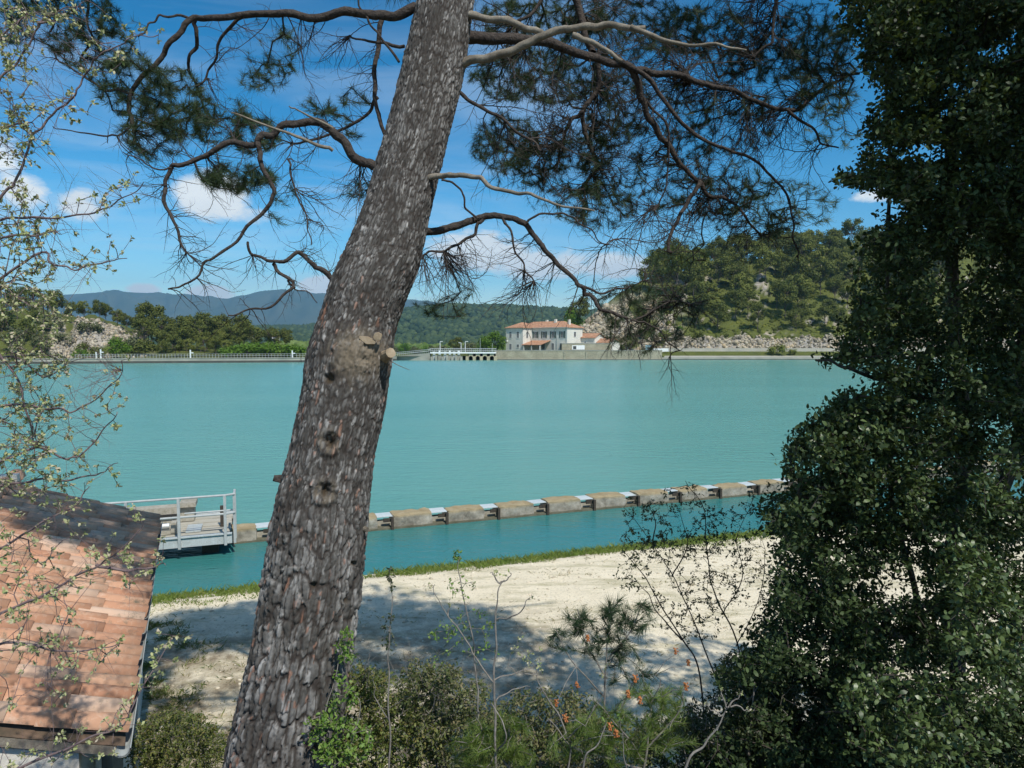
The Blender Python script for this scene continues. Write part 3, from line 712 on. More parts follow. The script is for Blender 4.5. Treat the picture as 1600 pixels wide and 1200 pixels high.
# low far bank wall, waterline and railings
def wall_strip(name, pts, z0, z1, thick, mat, parent=None, **kw):
    P = [np.array((kpx(p) * float(shoreY(kpx(p))), float(shoreY(kpx(p))), 0)) for p in pts]; mb = MB()
    for a, b in zip(P[:-1], P[1:]):
        d = (b - a); L = np.linalg.norm(d); d = d / L; n = np.array((-d[1], d[0], 0))
        Mx = Matrix(((d[0], n[0], 0, a[0]), (d[1], n[1], 0, a[1]), (0, 0, 1, 0), (0, 0, 0, 1)))
        mb.box(0, L, -thick, 0.4, z0, z1, Mx)
    return mb.build(name, mat, parent, **kw)
fb = thing('bank_wall', 'low concrete bank wall along the far shore below the railing', 'wall')
wall_strip('face', [-400, -200, 0, 130, 300, 470, 586, 618], -1, 1.15, 0.5, M['concrete_far'], fb)
wall_strip('coping', [-400, -200, 0, 130, 300, 470, 586, 618], 1.153, 1.32, 0.62, M['concrete_far'], fb)
wall_strip('wet_band', [-400, -200, 0, 130, 300, 470, 586, 618], -1, 0.55, 0.53, M['wet'], fb)
fr = thing('bank_wall', 'sloping pale concrete embankment below the wooded hill', 'wall')
kp = [1032, 1100, 1200, 1300, 1400, 1500, 1700]
wall_strip('face', kp, -1, 0.75, 0.5, M['concrete_far'], fr)
wall_strip('wet_band', kp, -1, 0.22, 0.53, M['wet'], fr)
mb = MB(); mc = MB(); mt_ = MB()
for a, b in zip(kp[:-1], kp[1:]):
    for m_, (u0, z0, u1, z1) in ((mb, (0.4, 0.72, 4.0, 1.55)), (mt_, (6.9, 2.2, 7.3, 3.55))):
        Q = []
        for p, (u, z) in ((a, (u0, z0)), (b, (u0, z0)), (b, (u1, z1)), (a, (u1, z1))): Q.append((kpx(p) * Ys(p, u), Ys(p, u), z))
        Q2 = [(q[0], q[1] + .35, q[2] - .6) for q in Q]
        m_.poly(Q + Q2, [(0, 1, 2, 3), (7, 6, 5, 4), (0, 4, 5, 1), (2, 6, 7, 3), (1, 5, 6, 2), (0, 3, 7, 4)])
mb.build('sloped_slab', M['concrete_far'], fr); mt_.build('parapet', M['concrete_far'], fr)

# railing on the far bank
rl = thing('bank_railing', 'thin white railing running along the far bank before the willows', 'railing')
RP = [float(p) for p in np.linspace(118, 600, 100)]
def sh3(p, du=0.1, z=0): return np.array((kpx(p) * Ys(p, du), Ys(p, du), z))
mb = MB()
for p in RP: q = sh3(p, .15, 1.3); mb.box(q[0] - .035, q[0] + .035, q[1] - .03, q[1] + .03, 1.25, 2.35)
mb.build('post', M['white_metal'], rl)['kind'] = 'stuff'
for z, nm in ((2.32, 'top_rail'), (1.85, 'middle_rail')):
    MB().tube([sh3(p, .15, z) for p in RP], 0.035, 5).build(nm, M['white_metal'], rl)
for i, (p, h) in enumerate([(158, 3.6), (151, 2.9), (298, 3.4), (457, 3.2)]):
    t = thing('marker_post', ['white marker post with a side box on the far bank near the bright bush', 'thin white post just beside the boxed marker on the far bank', 'white marker post on the far bank in front of the grove', 'white marker post on the far bank next to the big trunk'][i], 'post', sh3(p, -.2, 1.3))
    MB().box(-.13, .13, -.13, .13, 0, h - 1.3).build('pole', M['white_paint'], t)
    if i != 1: MB().box(.14, .75, -.12, .12, h - 2.2, h - 1.95).build('box', M['white_paint'], t)

n_ = 5200; k_ = rng.uniform(kpx(1035), kpx(1500), n_); u_ = rng.normal(17.0, 1.5, n_); y_ = shoreY(k_) + u_
P = np.stack([k_ * y_, y_, z_far(k_, y_) + .05], 1); s_ = rng.gamma(2.0, .085, n_) + .05
M['rubble'] = leaf_mat('pale_rubble', [(0.10, 0.09, 0.07), (0.27, 0.235, 0.17), (0.42, 0.375, 0.29), (0.40, 0.31, 0.19)], 0.0, 0.95, 0.1)
rb = wood('rock_rubble', P, s_, M['rubble'])
n_ = 5200; k_ = rng.uniform(kpx(1040), kpx(1500), n_); u_ = rng.uniform(19, 115, n_); y_ = shoreY(k_) + u_; kp_ = fbm(k_ * 160, y_ * .3, seed=301) > .47; k_, y_ = k_[kp_], y_[kp_]
M['scrub'] = leaf_mat('low_scrub', [(0.04, 0.05, 0.014), (0.085, 0.10, 0.022), (0.15, 0.165, 0.035)], 0.1, 0.9, 0.1)
wood('hill_scrub', np.stack([k_ * y_, y_, z_far(k_, y_)], 1), rng.gamma(2.2, .17, len(k_)) + .1, M['scrub'])
n_ = 4200; k_ = rng.uniform(kpx(885), kpx(1050), n_); u_ = rng.uniform(14, 60, n_); y_ = shoreY(k_) + u_; kp_ = rock_mask(k_, y_) > .5; k_, y_ = k_[kp_], y_[kp_]
wood('slope_rubble', np.stack([k_ * y_, y_, z_far(k_, y_) + .1], 1), rng.gamma(2.0, .15, len(k_)) + .08, M['rubble'])
n_ = 3600; k_ = rng.uniform(kpx(70), kpx(240), n_); u_ = rng.uniform(8, 44, n_); y_ = shoreY(k_) + u_; kp_ = rock_mask(k_, y_) > .5; k_, y_ = k_[kp_], y_[kp_]
wood('cliff_rubble', np.stack([k_ * y_, y_, z_far(k_, y_) + .05], 1), rng.gamma(2.0, .10, len(k_)) + .06, M['rubble'])

# ---- sluice bridge
br = thing('sluice_bridge', 'white railed sluice bridge with dark gates joining the shore to the house', 'bridge')
Yb = 206.0
def bx(px): return kpx(px) * Yb
mb = MB(); mb.poly([(bx(600), Yb, 0.9), (bx(672), Yb, 2.2), (bx(672), Yb + 3, 2.2), (bx(600), Yb + 3, 0.9), (bx(600), Yb, -1), (bx(672), Yb, -1), (bx(672), Yb + 3, -1), (bx(600), Yb + 3, -1)],
                   [(0, 1, 2, 3), (0, 4, 5, 1), (1, 5, 6, 2), (2, 6, 7, 3), (3, 7, 4, 0)])
mb.build('ramp', M['concrete_far'], br)
MB().box(bx(672), bx(775), Yb - .2, Yb + 4, 2.05, 2.45).build('deck', M['white_paint'], br)
M['cream_wall'] = simple('cream_stone', (0.34, 0.29, 0.19), (0.46, 0.40, 0.27), 0.5, 0.9, 0.3, 0.05)
# arched wall built as piers and arch heads
pw = MB(); x0, x1 = bx(730), bx(774); n_a = 4; wA = (x1 - x0) / n_a
for i in range(n_a + 1): pw.box(x0 + i * wA - .45, x0 + i * wA + .45, Yb + .1, Yb + 3.6, -1, 1.2)
for i in range(n_a):
    c = x0 + (i + .5) * wA; r0 = wA / 2 - .45; seg = 8
    prev = None
    for s_ in range(seg):
        a0, a1 = math.pi * s_ / seg, math.pi * (s_ + 1) / seg
        xa, za, xb, zb = c - r0 * math.cos(a0), 0.75 + min(.95, r0 * math.sin(a0) * .9), c - r0 * math.cos(a1), 0.75 + min(.95, r0 * math.sin(a1) * .9)
        pw.poly([(xa, Yb + .15, za), (xb, Yb + .15, zb), (xb, Yb + .15, 2.04), (xa, Yb + .15, 2.04), (xa, Yb + 3.5, za), (xb, Yb + 3.5, zb), (xb, Yb + 3.5, 2.04), (xa, Yb + 3.5, 2.04)], [(0, 1, 2, 3), (4, 7, 6, 5), (0, 4, 5, 1)])
pw.build('arched_wall', M['cream_wall'], br)
MB().box(x0, x1, Yb + 3.62, Yb + 3.8, -1, 2.0).build('back_wall', M['dark'], br)
for i, px in enumerate([675, 682, 692, 699, 707, 713, 721]):
    MB().box(bx(px) - .32, bx(px) + .32, Yb - .9, Yb + 3.5, -1, 1.5 if i % 2 else 1.15).build('pier', M['concrete_far'], br)
for i, px in enumerate([678.5, 687, 695.5, 703, 710, 717]):
    MB().box(bx(px) - .5, bx(px) + .5, Yb + .2, Yb + .5, -1, 1.6).build('gate', M['concrete_far'] if i % 2 else M['galv'], br)
    MB().box(bx(px) - .35, bx(px) + .35, Yb - .1, Yb + .5, 1.75, 2.9 if i % 2 else 2.6).build('gate_hoist', M['white_paint'], br)
mb = MB(); tops = []
for px in np.linspace(618, 775, 50):
    zz = 2.45 if px > 672 else 0.95 + 1.3 * (px - 600) / 72; mb.box(bx(px) - .05, bx(px) + .05, Yb - .1, Yb, zz - .2, zz + 1.05); tops.append((bx(px), Yb - .05, zz + 1.05))
mb.build('railing_post', M['white_metal'], br)['kind'] = 'stuff'
MB().tube(tops, .06, 5).build('top_rail', M['white_metal'], br); MB().tube([(a, b, c - .5) for a, b, c in tops], .045, 5).build('middle_rail', M['white_paint'], br)
MB().tube([(a, b + 3.4, c) for a, b, c in tops], .06, 5).build('back_rail', M['white_paint'], br)
for i, (px, top, arm) in enumerate([(687, 534, .8), (720, 536, -.8), (726.5, 534, .9), (750, 528, 0), (769, 536, 0)]):
    z1 = 5 + (537 - top) / FPX * Yb
    t = thing('street_lamp' if arm else 'mast', ['tall white lamp post over the sluice gates, farthest from the house', 'white lamp post with its head turned away from the house', 'white lamp post close beside another one on the bridge', 'thin grey mast on the bridge near the bright tree', 'thin grey mast at the house end of the bridge'][i], 'lamp post' if arm else 'mast', (bx(px), Yb + 1.5, 2.46))
    MB().tube([(0, 0, 0), (0, 0, z1 - 2.46)], [.12, .08] if arm else [.06, .05], 6).build('pole', M['white_paint'] if arm else M['galv'], t)
    if arm: MB().box(min(0, arm), max(0, arm), -.12, .12, z1 - 2.44, z1 - 2.3).build('lamp_head', M['white_paint'], t)

# ---- quay wall before the house
M['quay'] = simple('old_stone_quay', (0.26, 0.235, 0.165), (0.42, 0.385, 0.28), 0.35, 0.95, 0.5, 0.08, fine=(0.14, 0.13, 0.09), detail=8)
qw = thing('quay_wall', 'long weathered stone quay wall under the white house', 'wall')
qx0, qx1 = kpx(773) * 211.5, kpx(1033) * 212.5
MB().box(qx0, qx1, 211.4, 213.2, -1, 2.82).build('stone_face', M['quay'], qw)
MB().box(qx0 - .05, qx1 + .05, 211.3, 213.25, 2.823, 3.0).build('coping', M['concrete_far'], qw)
MB().box(qx0 - .1, qx1 + .1, 211.0, 211.38, -1, 0.28).build('waterline_ledge', M['concrete_far'], qw)
MB().box(qx0 - .12, qx1 + .12, 210.95, 211.0, -1, 0.16).build('wet_band', M['wet'], qw)
qb = MB()
for i in range(5): xx = qx0 + (qx1 - qx0) * (.42 + .13 * i); qb.box(xx - .4, xx + .4, 211.25, 211.39, 0, 2.7)
for i in range(5):
    xx = qx0 + (qx1 - qx0) * (.42 + .13 * i)
    MB().box(xx - .35, xx + .35, 211.2, 211.4, -.5, 2.6).build('buttress', M['quay'], qw)

# ---- the house
M['wall_white'] = simple('limewashed_wall', (0.58, 0.56, 0.49), (0.68, 0.66, 0.58), 0.5, 0.9, 0.2, 0.03, fine=(0.5, 0.48, 0.42))
M['shutter'] = simple('dark_green_shutter', (0.05, 0.075, 0.06), (0.08, 0.105, 0.085), 3, 0.6)
M['pane'] = simple('dark_window_glass', (0.03, 0.035, 0.04), (0.05, 0.055, 0.06), 2, 0.15, spec=0.6)
m, gm = new_mat('far_roof_tiles')
ob = gm.n('ShaderNodeTexCoord').outputs['Object']
wv = gm.n('ShaderNodeTexWave', wave_type='BANDS', bands_direction='X'); wv.inputs['Scale'].default_value = 0.8; wv.inputs['Distortion'].default_value = 0.6
gm.nt.links.new(ob, wv.inputs[0])
c_ = gm.ramp(gm.noise(ob, 1.6, 6, 0.7), [(0.3, (0.27, 0.13, 0.075)), (0.5, (0.42, 0.22, 0.13)), (0.7, (0.52, 0.34, 0.22))])
finish(gm, c_, 0.9, wv.outputs['Fac'], 0.6, 0.15, 0.2); M['roof_far'] = m
HB = 212.6 + 2.2
hx, hy = kpx(886) * HB, HB
th = R(-40)
house = thing('white_house', 'two-storey white house with tiled hip roof and dark shutters on the quay', 'house', (hx, hy, 2.78), th)
EV = 7.25
# footprint in local x (along the shaded front) and y (inwards)
MB().box(-21.0, 0, 0, 8.5, 0, EV).build('main_wall', M['wall_white'], house)
MB().box(-21.003, -14, -4.8, -0.003, 0, EV).build('wing_wall', M['wall_white'], house)
def hip(name, x0, x1, y0, y1, z0, pitch, ov=.45, parent=None):
    x0 -= ov; x1 += ov; y0 -= ov; y1 += ov; w = min(x1 - x0, y1 - y0) / 2; zz = z0 + w * pitch
    if x1 - x0 > y1 - y0: r0, r1 = (x0 + w, (y0 + y1) / 2, zz), (x1 - w, (y0 + y1) / 2, zz)
    else: r0, r1 = ((x0 + x1) / 2, y0 + w, zz), ((x0 + x1) / 2, y1 - w, zz)
    vs = [(x0, y0, z0), (x1, y0, z0), (x1, y1, z0), (x0, y1, z0), r0, r1, (x0, y0, z0 - .14), (x1, y0, z0 - .14), (x1, y1, z0 - .14), (x0, y1, z0 - .14)]
    if x1 - x0 > y1 - y0: fs = [(0, 1, 5, 4), (1, 2, 5), (2, 3, 4, 5), (3, 0, 4)]
    else: fs = [(0, 1, 4), (1, 2, 5, 4), (2, 3, 5), (3, 0, 4, 5)]
    fs += [(0, 6, 7, 1), (1, 7, 8, 2), (2, 8, 9, 3), (3, 9, 6, 0), (9, 8, 7, 6)]
    return MB().poly(vs, fs).build(name, M['roof_far'], parent)
roof = hip('roof', -21, 0, 0, 8.5, EV + .15, .45, parent=house)
hip('wing_roof', -21.05, -13.95, -4.8, 4.2, EV + .17, .45, parent=house)
for (x, y, h) in ((-7.0, 3.4, 2.9), (-1.8, 3.6, 2.7), (-12, 5.4, 2.8)): MB().box(x - .35, x + .35, y - .35, y + .35, EV + .6, EV + h).build('chimney', M['wall_white'], roof)
def window(parent, o, axis, w, h, shut=True, nm='window'):
    """axis 'f': on a front face (-y); 'r': on a face looking along +x"""
    if axis == 'f': T = Matrix.Translation(o)
    else: T = Matrix.Translation(o) @ Matrix.Rotation(R(90), 4, 'Z')
    fr_ = MB(); a = w / 2
    for bb in ((-a - .08, -a, -.05, .02, -.08, h + .08), (a, a + .08, -.05, .02, -.08, h + .08), (-a, a, -.05, .02, h, h + .08), (-a - .1, a + .1, -.1, .02, -.14, -.08), (-.03, .03, -.04, .0, 0, h)): fr_.box(*bb, T)
    f = fr_.build(nm, M['white_paint'], parent)
    MB().box(-a, a, -.012, .03, 0, h, T).build('pane', M['pane'], f)
    if shut:
        for s_ in (-1, 1): MB().box(min(s_ * (a + .09), s_ * (a + .09 + w * .55)), max(s_ * (a + .09), s_ * (a + .09 + w * .55)), -.09, -.03, -.05, h + .05, T).build('shutter', M['shutter'], f)
    return f
for x in (-12.6, -9.1, -5.5, -1.9): window(house, (x, -.004, 4.1), 'f', 1.0, 2.0)
for x, w_ in ((-9.3, 1.0), (-5.6, .9), (-2.2, 1.1)): window(house, (x, -.004, .25), 'f', w_, 2.1, False, 'door')
for x in (-19.2, -16.1):
    window(house, (x, -4.804, 4.1), 'f', .9, 2.0, False); window(house, (x, -4.804, .25 if x < -18 else 1.0), 'f', .9, 1.9 if x < -18 else 1.0, False)
window(house, (-13.996, -2.6, 4.1), 'r', .9, 2.0, False)
window(house, (.004, 4.2, 4.4), 'r', 1.1, 1.6, False)
for (x, y) in ((-13.85, -.12), (-10.9, -.12), (-3.9, -.12), (-.1, -.14), (-21.0, -4.95)): MB().tube([(x, y, 0), (x, y, EV)], .06, 6).build('downpipe', M['galv'], house)
for (a, b, c, d) in ((-21.1, .1, -.1, 8.6),): MB().box(-14.0, .55, -.56, -.46, EV - .02, EV + .12).build('gutter', M['galv'], house)
pr = MB().poly([(-14.0, -5.6, 1.9), (-6.4, -5.6, 1.9), (-6.4, -.02, 3.3), (-14.0, -.02, 3.3), (-14.0, -5.6, 1.75), (-6.4, -5.6, 1.75), (-6.4, -.02, 3.15), (-14.0, -.02, 3.15)], [(0, 1, 2, 3), (4, 7, 6, 5), (0, 4, 5, 1), (1, 5, 6, 2), (3, 2, 6, 7), (0, 3, 7, 4)]).build('porch_roof', M['roof_far'], house)
for x in (-13.2, -10.0, -6.7): MB().box(x - .15, x + .15, -5.5, -5.2, 0, 1.8).build('porch_post', M['wall_white'], house)
MB().box(-20.9, -20.4, -5.25, -4.82, 2.9, 3.4).build('wall_box', M['white_paint'], house)

def gable_house(name, label, x, y, z, rz, L, Wd, H, rise, wallm, wins=(), group=None):
    t = thing(name, label, 'house', (x, y, z), rz, group)
    MB().poly([(-L / 2, -Wd / 2, 0), (L / 2, -Wd / 2, 0), (L / 2, Wd / 2, 0), (-L / 2, Wd / 2, 0), (-L / 2, -Wd / 2, H), (L / 2, -Wd / 2, H), (L / 2, Wd / 2, H), (-L / 2, Wd / 2, H), (-L / 2, 0, H + rise), (L / 2, 0, H + rise)],
              [(0, 1, 5, 4), (2, 3, 7, 6), (1, 2, 6, 9, 5), (3, 0, 4, 8, 7)]).build('wall', wallm, t)
    o = .35; e = rise / (Wd / 2) * o
    MB().poly([(-L / 2 - o, -Wd / 2 - o, H - e + .02), (L / 2 + o, -Wd / 2 - o, H - e + .02), (L / 2 + o, 0, H + rise + .02), (-L / 2 - o, 0, H + rise + .02), (L / 2 + o, Wd / 2 + o, H - e + .02), (-L / 2 - o, Wd / 2 + o, H - e + .02),
               (-L / 2 - o, -Wd / 2 - o, H - e + .2), (L / 2 + o, -Wd / 2 - o, H - e + .2), (L / 2 + o, 0, H + rise + .2), (-L / 2 - o, 0, H + rise + .2), (L / 2 + o, Wd / 2 + o, H - e + .2), (-L / 2 - o, Wd / 2 + o, H - e + .2)],
              [(6, 7, 8, 9), (9, 8, 10, 11), (1, 0, 3, 2), (2, 3, 5, 4), (0, 1, 7, 6), (5, 11, 10, 4), (1, 2, 8, 7), (2, 4, 10, 8), (0, 6, 9, 3), (3, 9, 11, 5)]).build('roof', M['roof_far'], t)
    for (ox, oy, oz, ax, w_, h_) in wins: window(t, (ox, oy, oz), ax, w_, h_, False)
    return t
gable_house('annex', 'small annex with tiled roof and white gable behind the white house', kpx(922) * 222, 222, 2.7, R(-38), 7, 6, 4.2, 1.3, M['wall_white'], [(0, -3.004, 2.0, 'f', .6, 1.0)])
gable_house('annex', 'low shed with bright orange tiled roof at the foot of the rocks', kpx(949) * 218, 218, 2.7, R(-52), 6, 5, 2.6, 1.2, M['wall_white'], [])
t = thing('stone_shed', 'flat-topped grey stone shed with a white insert on the quay', 'shed', (kpx(878) * 213, 213.5, 2.9))
MB().box(0, 15.5, 0, 4, 0, 2.1).build('wall', M['quay'], t); MB().box(-.1, 15.6, -.1, 4.1, 2.103, 2.28).build('flat_roof', M['concrete_far'], t)
MB().box(3.2, 7.1, -.06, -.002, .25, 1.6).build('white_panel', M['white_paint'], t); MB().box(3.5, 4.5, -.1, -.065, .4, 1.35).build('window', M['pane'], t)
t = thing('information_sign', 'pale blue sign board standing past the end of the quay sheds', 'sign', (kpx(1013) * 216, 216, 2.7))
M['sign_blue'] = simple('pale_blue_board', (0.26, 0.42, 0.5), (0.32, 0.48, 0.55), 3, 0.5)
MB().box(-.95, .95, -.05, .05, .35, 1.9).build('board', M['sign_blue'], t)
for x in (-.8, .8): MB().box(x - .06, x + .06, .06, .14, -.3, 1.9).build('leg', M['galv'], t)
t = thing('pale_fence', 'long pale low wall panel beside the blue sign', 'wall', (kpx(1032) * 217, 217, 2.5))
MB().box(-2.5, 2.5, -.1, .1, 0, 1.0).build('panel', M['white_paint'], t)
# far village
for i, (px, Y, rz) in enumerate([(392, 1320, .3), (404, 1250, -.2), (418, 1330, .1), (431, 1270, .5), (446, 1350, -.4), (436, 1400, .2)]):
    x = kpx(px) * Y; gable_house('village_house', ['tiny white village house nearest the dark grove', 'tiny pale house in the village, set lower down', 'tiny white house in the middle of the distant village', 'tiny pale house between two others in the distant village', 'tiny white village house nearest the big trunk', 'tiny house behind the others at the top of the distant village'][i], x, Y, float(z_mid(kpx(px), Y)) - 1, rz, 14, 9, 6, 2.2, M['wall_white'], (), 'houses of the distant village')

# ================================================================== LOW WALL IN THE WATER
def rough_box(lx, ly, lz, amp, seed, step=0.09):
    r0 = np.random.default_rng(seed)
    def face(o, a, b, la, lb):
        na, nb = max(2, int(la / step)), max(2, int(lb / step))
        A, B = np.meshgrid(np.linspace(0, 1, na + 1), np.linspace(0, 1, nb + 1))
        V = np.array(o)[None] + A.ravel()[:, None] * np.array(a)[None] + B.ravel()[:, None] * np.array(b)[None]
        i = (np.arange(nb)[:, None] * (na + 1) + np.arange(na)[None]).ravel()
        return V, np.stack([i, i + 1, i + na + 2, i + na + 1], -1)
    parts = [face((0, 0, 0), (lx, 0, 0), (0, 0, lz), lx, lz), face((lx, 0, 0), (0, ly, 0), (0, 0, lz), ly, lz), face((0, 0, lz), (lx, 0, 0), (0, ly, 0), lx, ly),
             face((0, ly, 0), (0, -ly, 0), (0, 0, lz), ly, lz), face((lx, ly, 0), (-lx, 0, 0), (0, 0, lz), lx, lz)]
    V, F = join(parts); c = np.array((lx / 2, ly / 2, lz / 2)); q = (V - c) / c
    ed = (np.abs(q) ** 6).sum(1); V2 = c + (V - c) * (1 - 0.035 * np.clip(ed - 1, 0, 2))[:, None]
    n = np.stack([fbm(V[:, 0] * 5 + seed * 3, V[:, 1] * 5, V[:, 2] * 5, seed + k) - .5 for k in range(3)], 1)
    return V2 + n * amp, F
m, gm = new_mat('lichen_stone')
ob = gm.n('ShaderNodeTexCoord').outputs['Object']; oi = gm.n('ShaderNodeObjectInfo').outputs['Random']
sp = gm.n('ShaderNodeSeparateXYZ', inp={0: ob}).outputs[2]
pw_ = gm.n('ShaderNodeNewGeometry').outputs['Position']; n1 = gm.noise(pw_, 3.1, 8, 0.75); n2 = gm.noise(pw_, 22, 5, 0.7)
c_ = gm.ramp(n1, [(0.32, (0.11, 0.10, 0.08)), (0.5, (0.27, 0.25, 0.205)), (0.68, (0.42, 0.395, 0.33))])
c_ = gm.mix(gm.m('MULTIPLY', gm.m('SUBTRACT', n2, 0.5, clamp=True), 3, clamp=True), c_, (0.19, 0.17, 0.12))
topm = gm.m('MULTIPLY', gm.m('SUBTRACT', gm.m('ADD', sp, gm.m('MULTIPLY', n1, .14)), 0.70, clamp=True), 14, clamp=True)
c_ = gm.mix(gm.m('MULTIPLY', topm, 0.6), c_, (0.34, 0.25, 0.11))
wetm = gm.m('MULTIPLY', gm.m('SUBTRACT', 0.42, sp, clamp=True), 8, clamp=True)
c_ = gm.mix(gm.m('MULTIPLY', wetm, 0.75), c_, (0.07, 0.07, 0.04))
finish(gm, c_, 0.95, gm.m('ADD', n1, n2), 0.8, 0.02, 0.15); M['lichen'] = m
M['plate'] = simple('pale_cover_plate', (0.42, 0.47, 0.47), (0.54, 0.58, 0.57), 3, 0.5, 0.1)
M['rust'] = simple('dark_iron', (0.035, 0.03, 0.025), (0.07, 0.055, 0.04), 12, 0.8)
wa = math.atan2(WU[1], WU[0]); PER = 1.516
lw = thing('breakwater_wall', 'low lichen covered stone wall with pale plates between its blocks, crossing the water', 'wall', (WP[0], WP[1], 0), wa)
bms = [mesh_np('block', *rough_box(PER - .40, .60, .72, .10, 20 + i), [M['lichen']], True) for i in range(6)]
for n_ in range(-8, 16):
    s0 = n_ * PER
    if s0 < -4.6: continue
    b = link('stone_block', bms[n_ % 6], lw, (s0 + .41, -.05 + .02 * math.sin(n_ * 2.3), -.36 + .015 * math.sin(n_ * 5.1))); b.rotation_euler = (0, 0, .008 * math.sin(n_ * 3.7))
    if n_ == -3: continue
    cp_ = MB().box(-.23, .23, -.22, .23, -.009, .009).build('cover_plate', M['plate'], lw); cp_.location = (s0 + .20, .27 + .02 * math.sin(n_ * 4.4), .322 + .008 * math.sin(n_ * 2.2)); cp_.rotation_euler = (.03 * math.sin(n_ * 1.7), .02 * math.sin(n_ * 3.1), .03 * math.sin(n_ * 2.6))
    MB().box(s0 - .04, s0 + .45, .12, .30, -.4, .20).build('gap_panel', M['concrete'], lw)
    MB().box(s0 + .355, s0 + .425, -.17, -.09, -.5, .33).build('guide_post', M['rust'], lw)
    MB().box(s0 + .16, s0 + .40, -.06, -.02, .2, .30).build('bracket', M['rust'], lw)
V, F = rough_box(27, .50, .50, .05, 77, .16); V[:, 0] -= 4.4; V[:, 1] -= .12; V[:, 2] -= .44
link('footing', mesh_np('footing', V, F, [M['lichen']], True), lw)

# ================================================================== RAILED PLATFORM
P0 = atz(363, 846, 0.32); P0[2] = 0
pt = thing('gate_platform', 'grey railed steel platform with planks and concrete beams at the end of the low wall', 'platform', P0, wa)
MB().box(-5.4, 0, -.06, 0, .30, .52).build('fascia_beam', M['galv'], pt)
MB().box(-5.4, 0, -.10, .02, .523, .545).build('fascia_flange', M['galv'], pt)
MB().box(-5.4, 0, 2.3, 2.36, .25, .52).build('rear_beam', M['galv'], pt)
MB().box(-5.4, -.05, .003, 2.3, .30, .40).build('deck_frame', M['rust'], pt)
M['plank'] = simple('weathered_plank', (0.33, 0.31, 0.25), (0.50, 0.47, 0.39), 5, 0.85, 0.4, 0.004, stretch=(0.3, 6, 1), fine=(0.24, 0.22, 0.17))
for i in range(11): MB().box(-5.38, -.05 - (i % 3) * .012, .02 + i * .207, .02 + i * .207 + .185, .42, .47 + .008 * math.sin(i * 2.9)).build('plank', M['plank'], pt)
MB().box(-5.3, -.95, 1.72, 2.15, .48, .86).build('concrete_beam', M['concrete'], pt)
MB().box(-5.3, -1.35, 1.66, 1.715, .60, .70).build('slot', M['dark'], pt)
MB().box(-1.28, -.9, 1.60, 2.16, .865, .98).build('beam_cap', M['concrete'], pt)
MB().box(-5.3, -1.25, .52, .86, .48, .58).build('low_beam', M['concrete'], pt)
MB().tube([(-5.2, .62, .68), (-1.4, .62, .68)], .05, 10).build('actuator_tube', M['white_paint'], pt)
MB().box(-1.36, -1.24, .50, .76, .52, .76).build('actuator_bracket', M['concrete'], pt)
MB().box(-1.05, -.72, .55, 1.2, .48, .52).build('grating_box', M['galv'], pt)
MB().box(-.30, -.18, .9, 1.02, .48, .98).build('control_box', M['rust'], pt)
for i, x in enumerate((-.14, -1.12, -2.18, -3.25, -4.3, -5.3)): MB().box(x - .03, x + .03, -.135, -.075, .28, 1.46).build('railing_post', M['white_metal'], pt)
for z, nm, x0 in ((1.46, 'top_rail', -5.35), (1.02, 'middle_rail', -5.35)): MB().tube([(x0, -.105, z), (-.12, -.105, z), (0.06, -.02, z), (.06, .45, z)], .026, 8).build(nm, M['white_metal'], pt)
MB().tube([(-1.05, .42, .98), (.06, .42, .98)], .02, 6).build('lower_rail', M['white_metal'], pt)
for (x, y) in ((.06, .02), (.06, .44)): MB().box(x - .028, x + .028, y - .028, y + .028, .28, 1.47).build('railing_post', M['white_metal'], pt)
for x in (-.5, -3.4): MB().box(x - .18, x + .18, .3, 2.1, -1.5, .29).build('support_pier', M['rust'], pt)

# ================================================================== TILED SHED
EZ = 2.6; E1 = atz(181, 1156, EZ); E2 = atz(243, 813, EZ)
gdir = (E2 - E1); SL = float(np.linalg.norm(gdir)); gdir /= SL
srz = math.atan2(-gdir[0], gdir[1]); SW = 1.62; RISE = 0.58
shed = thing('tiled_shed', 'small plastered shed with a worn terracotta barrel tile roof beside the beach', 'shed', (E1[0], E1[1], 0), srz)
m, gm = new_mat('rough_plaster')
ob = gm.n('ShaderNodeTexCoord').outputs['Object']; n1 = gm.noise(ob, 3, 8, 0.7); n2 = gm.noise(ob, 30, 5, 0.7)
finish(gm, gm.mix(gm.m('MULTIPLY', gm.m('SUBTRACT', n1, 0.5, clamp=True), 3, clamp=True), (0.62, 0.59, 0.52), (0.40, 0.37, 0.30)), 0.95, n2, 0.7, 0.015, 0.15); M['plaster'] = m
i0 = .2
wv_ = [(-2 * SW + i0, .05, -.6), (-i0, .05, -.6), (-i0, SL - .18, -.6), (-2 * SW + i0, SL - .18, -.6)]
zt = EZ - .06
wv_ += [(-2 * SW + i0, .05, zt), (-i0, .05, zt), (-i0, SL - .18, zt), (-2 * SW + i0, SL - .18, zt), (-SW, .05, zt + RISE - .08), (-SW, SL - .18, zt + RISE - .08)]
MB().poly(wv_, [(0, 1, 5, 8, 4), (2, 3, 7, 9, 6), (1, 2, 6, 5), (3, 0, 4, 7), (4, 8, 9, 7), (5, 6, 9, 8)]).build('wall', M['plaster'], shed)
m, gm = new_mat('terracotta_tile')
ob = gm.n('ShaderNodeTexCoord').outputs['Object']; oi = gm.n('ShaderNodeObjectInfo').outputs['Random']
c_ = gm.ramp(oi, [(0.0, (0.40, 0.20, 0.12)), (0.35, (0.48, 0.26, 0.16)), (0.6, (0.52, 0.31, 0.20)), (0.8, (0.58, 0.41, 0.30)), (1.0, (0.42, 0.27, 0.19))])
n1 = gm.noise(ob, 14, 6, 0.7); n2 = gm.noise(ob, 60, 4, 0.7)
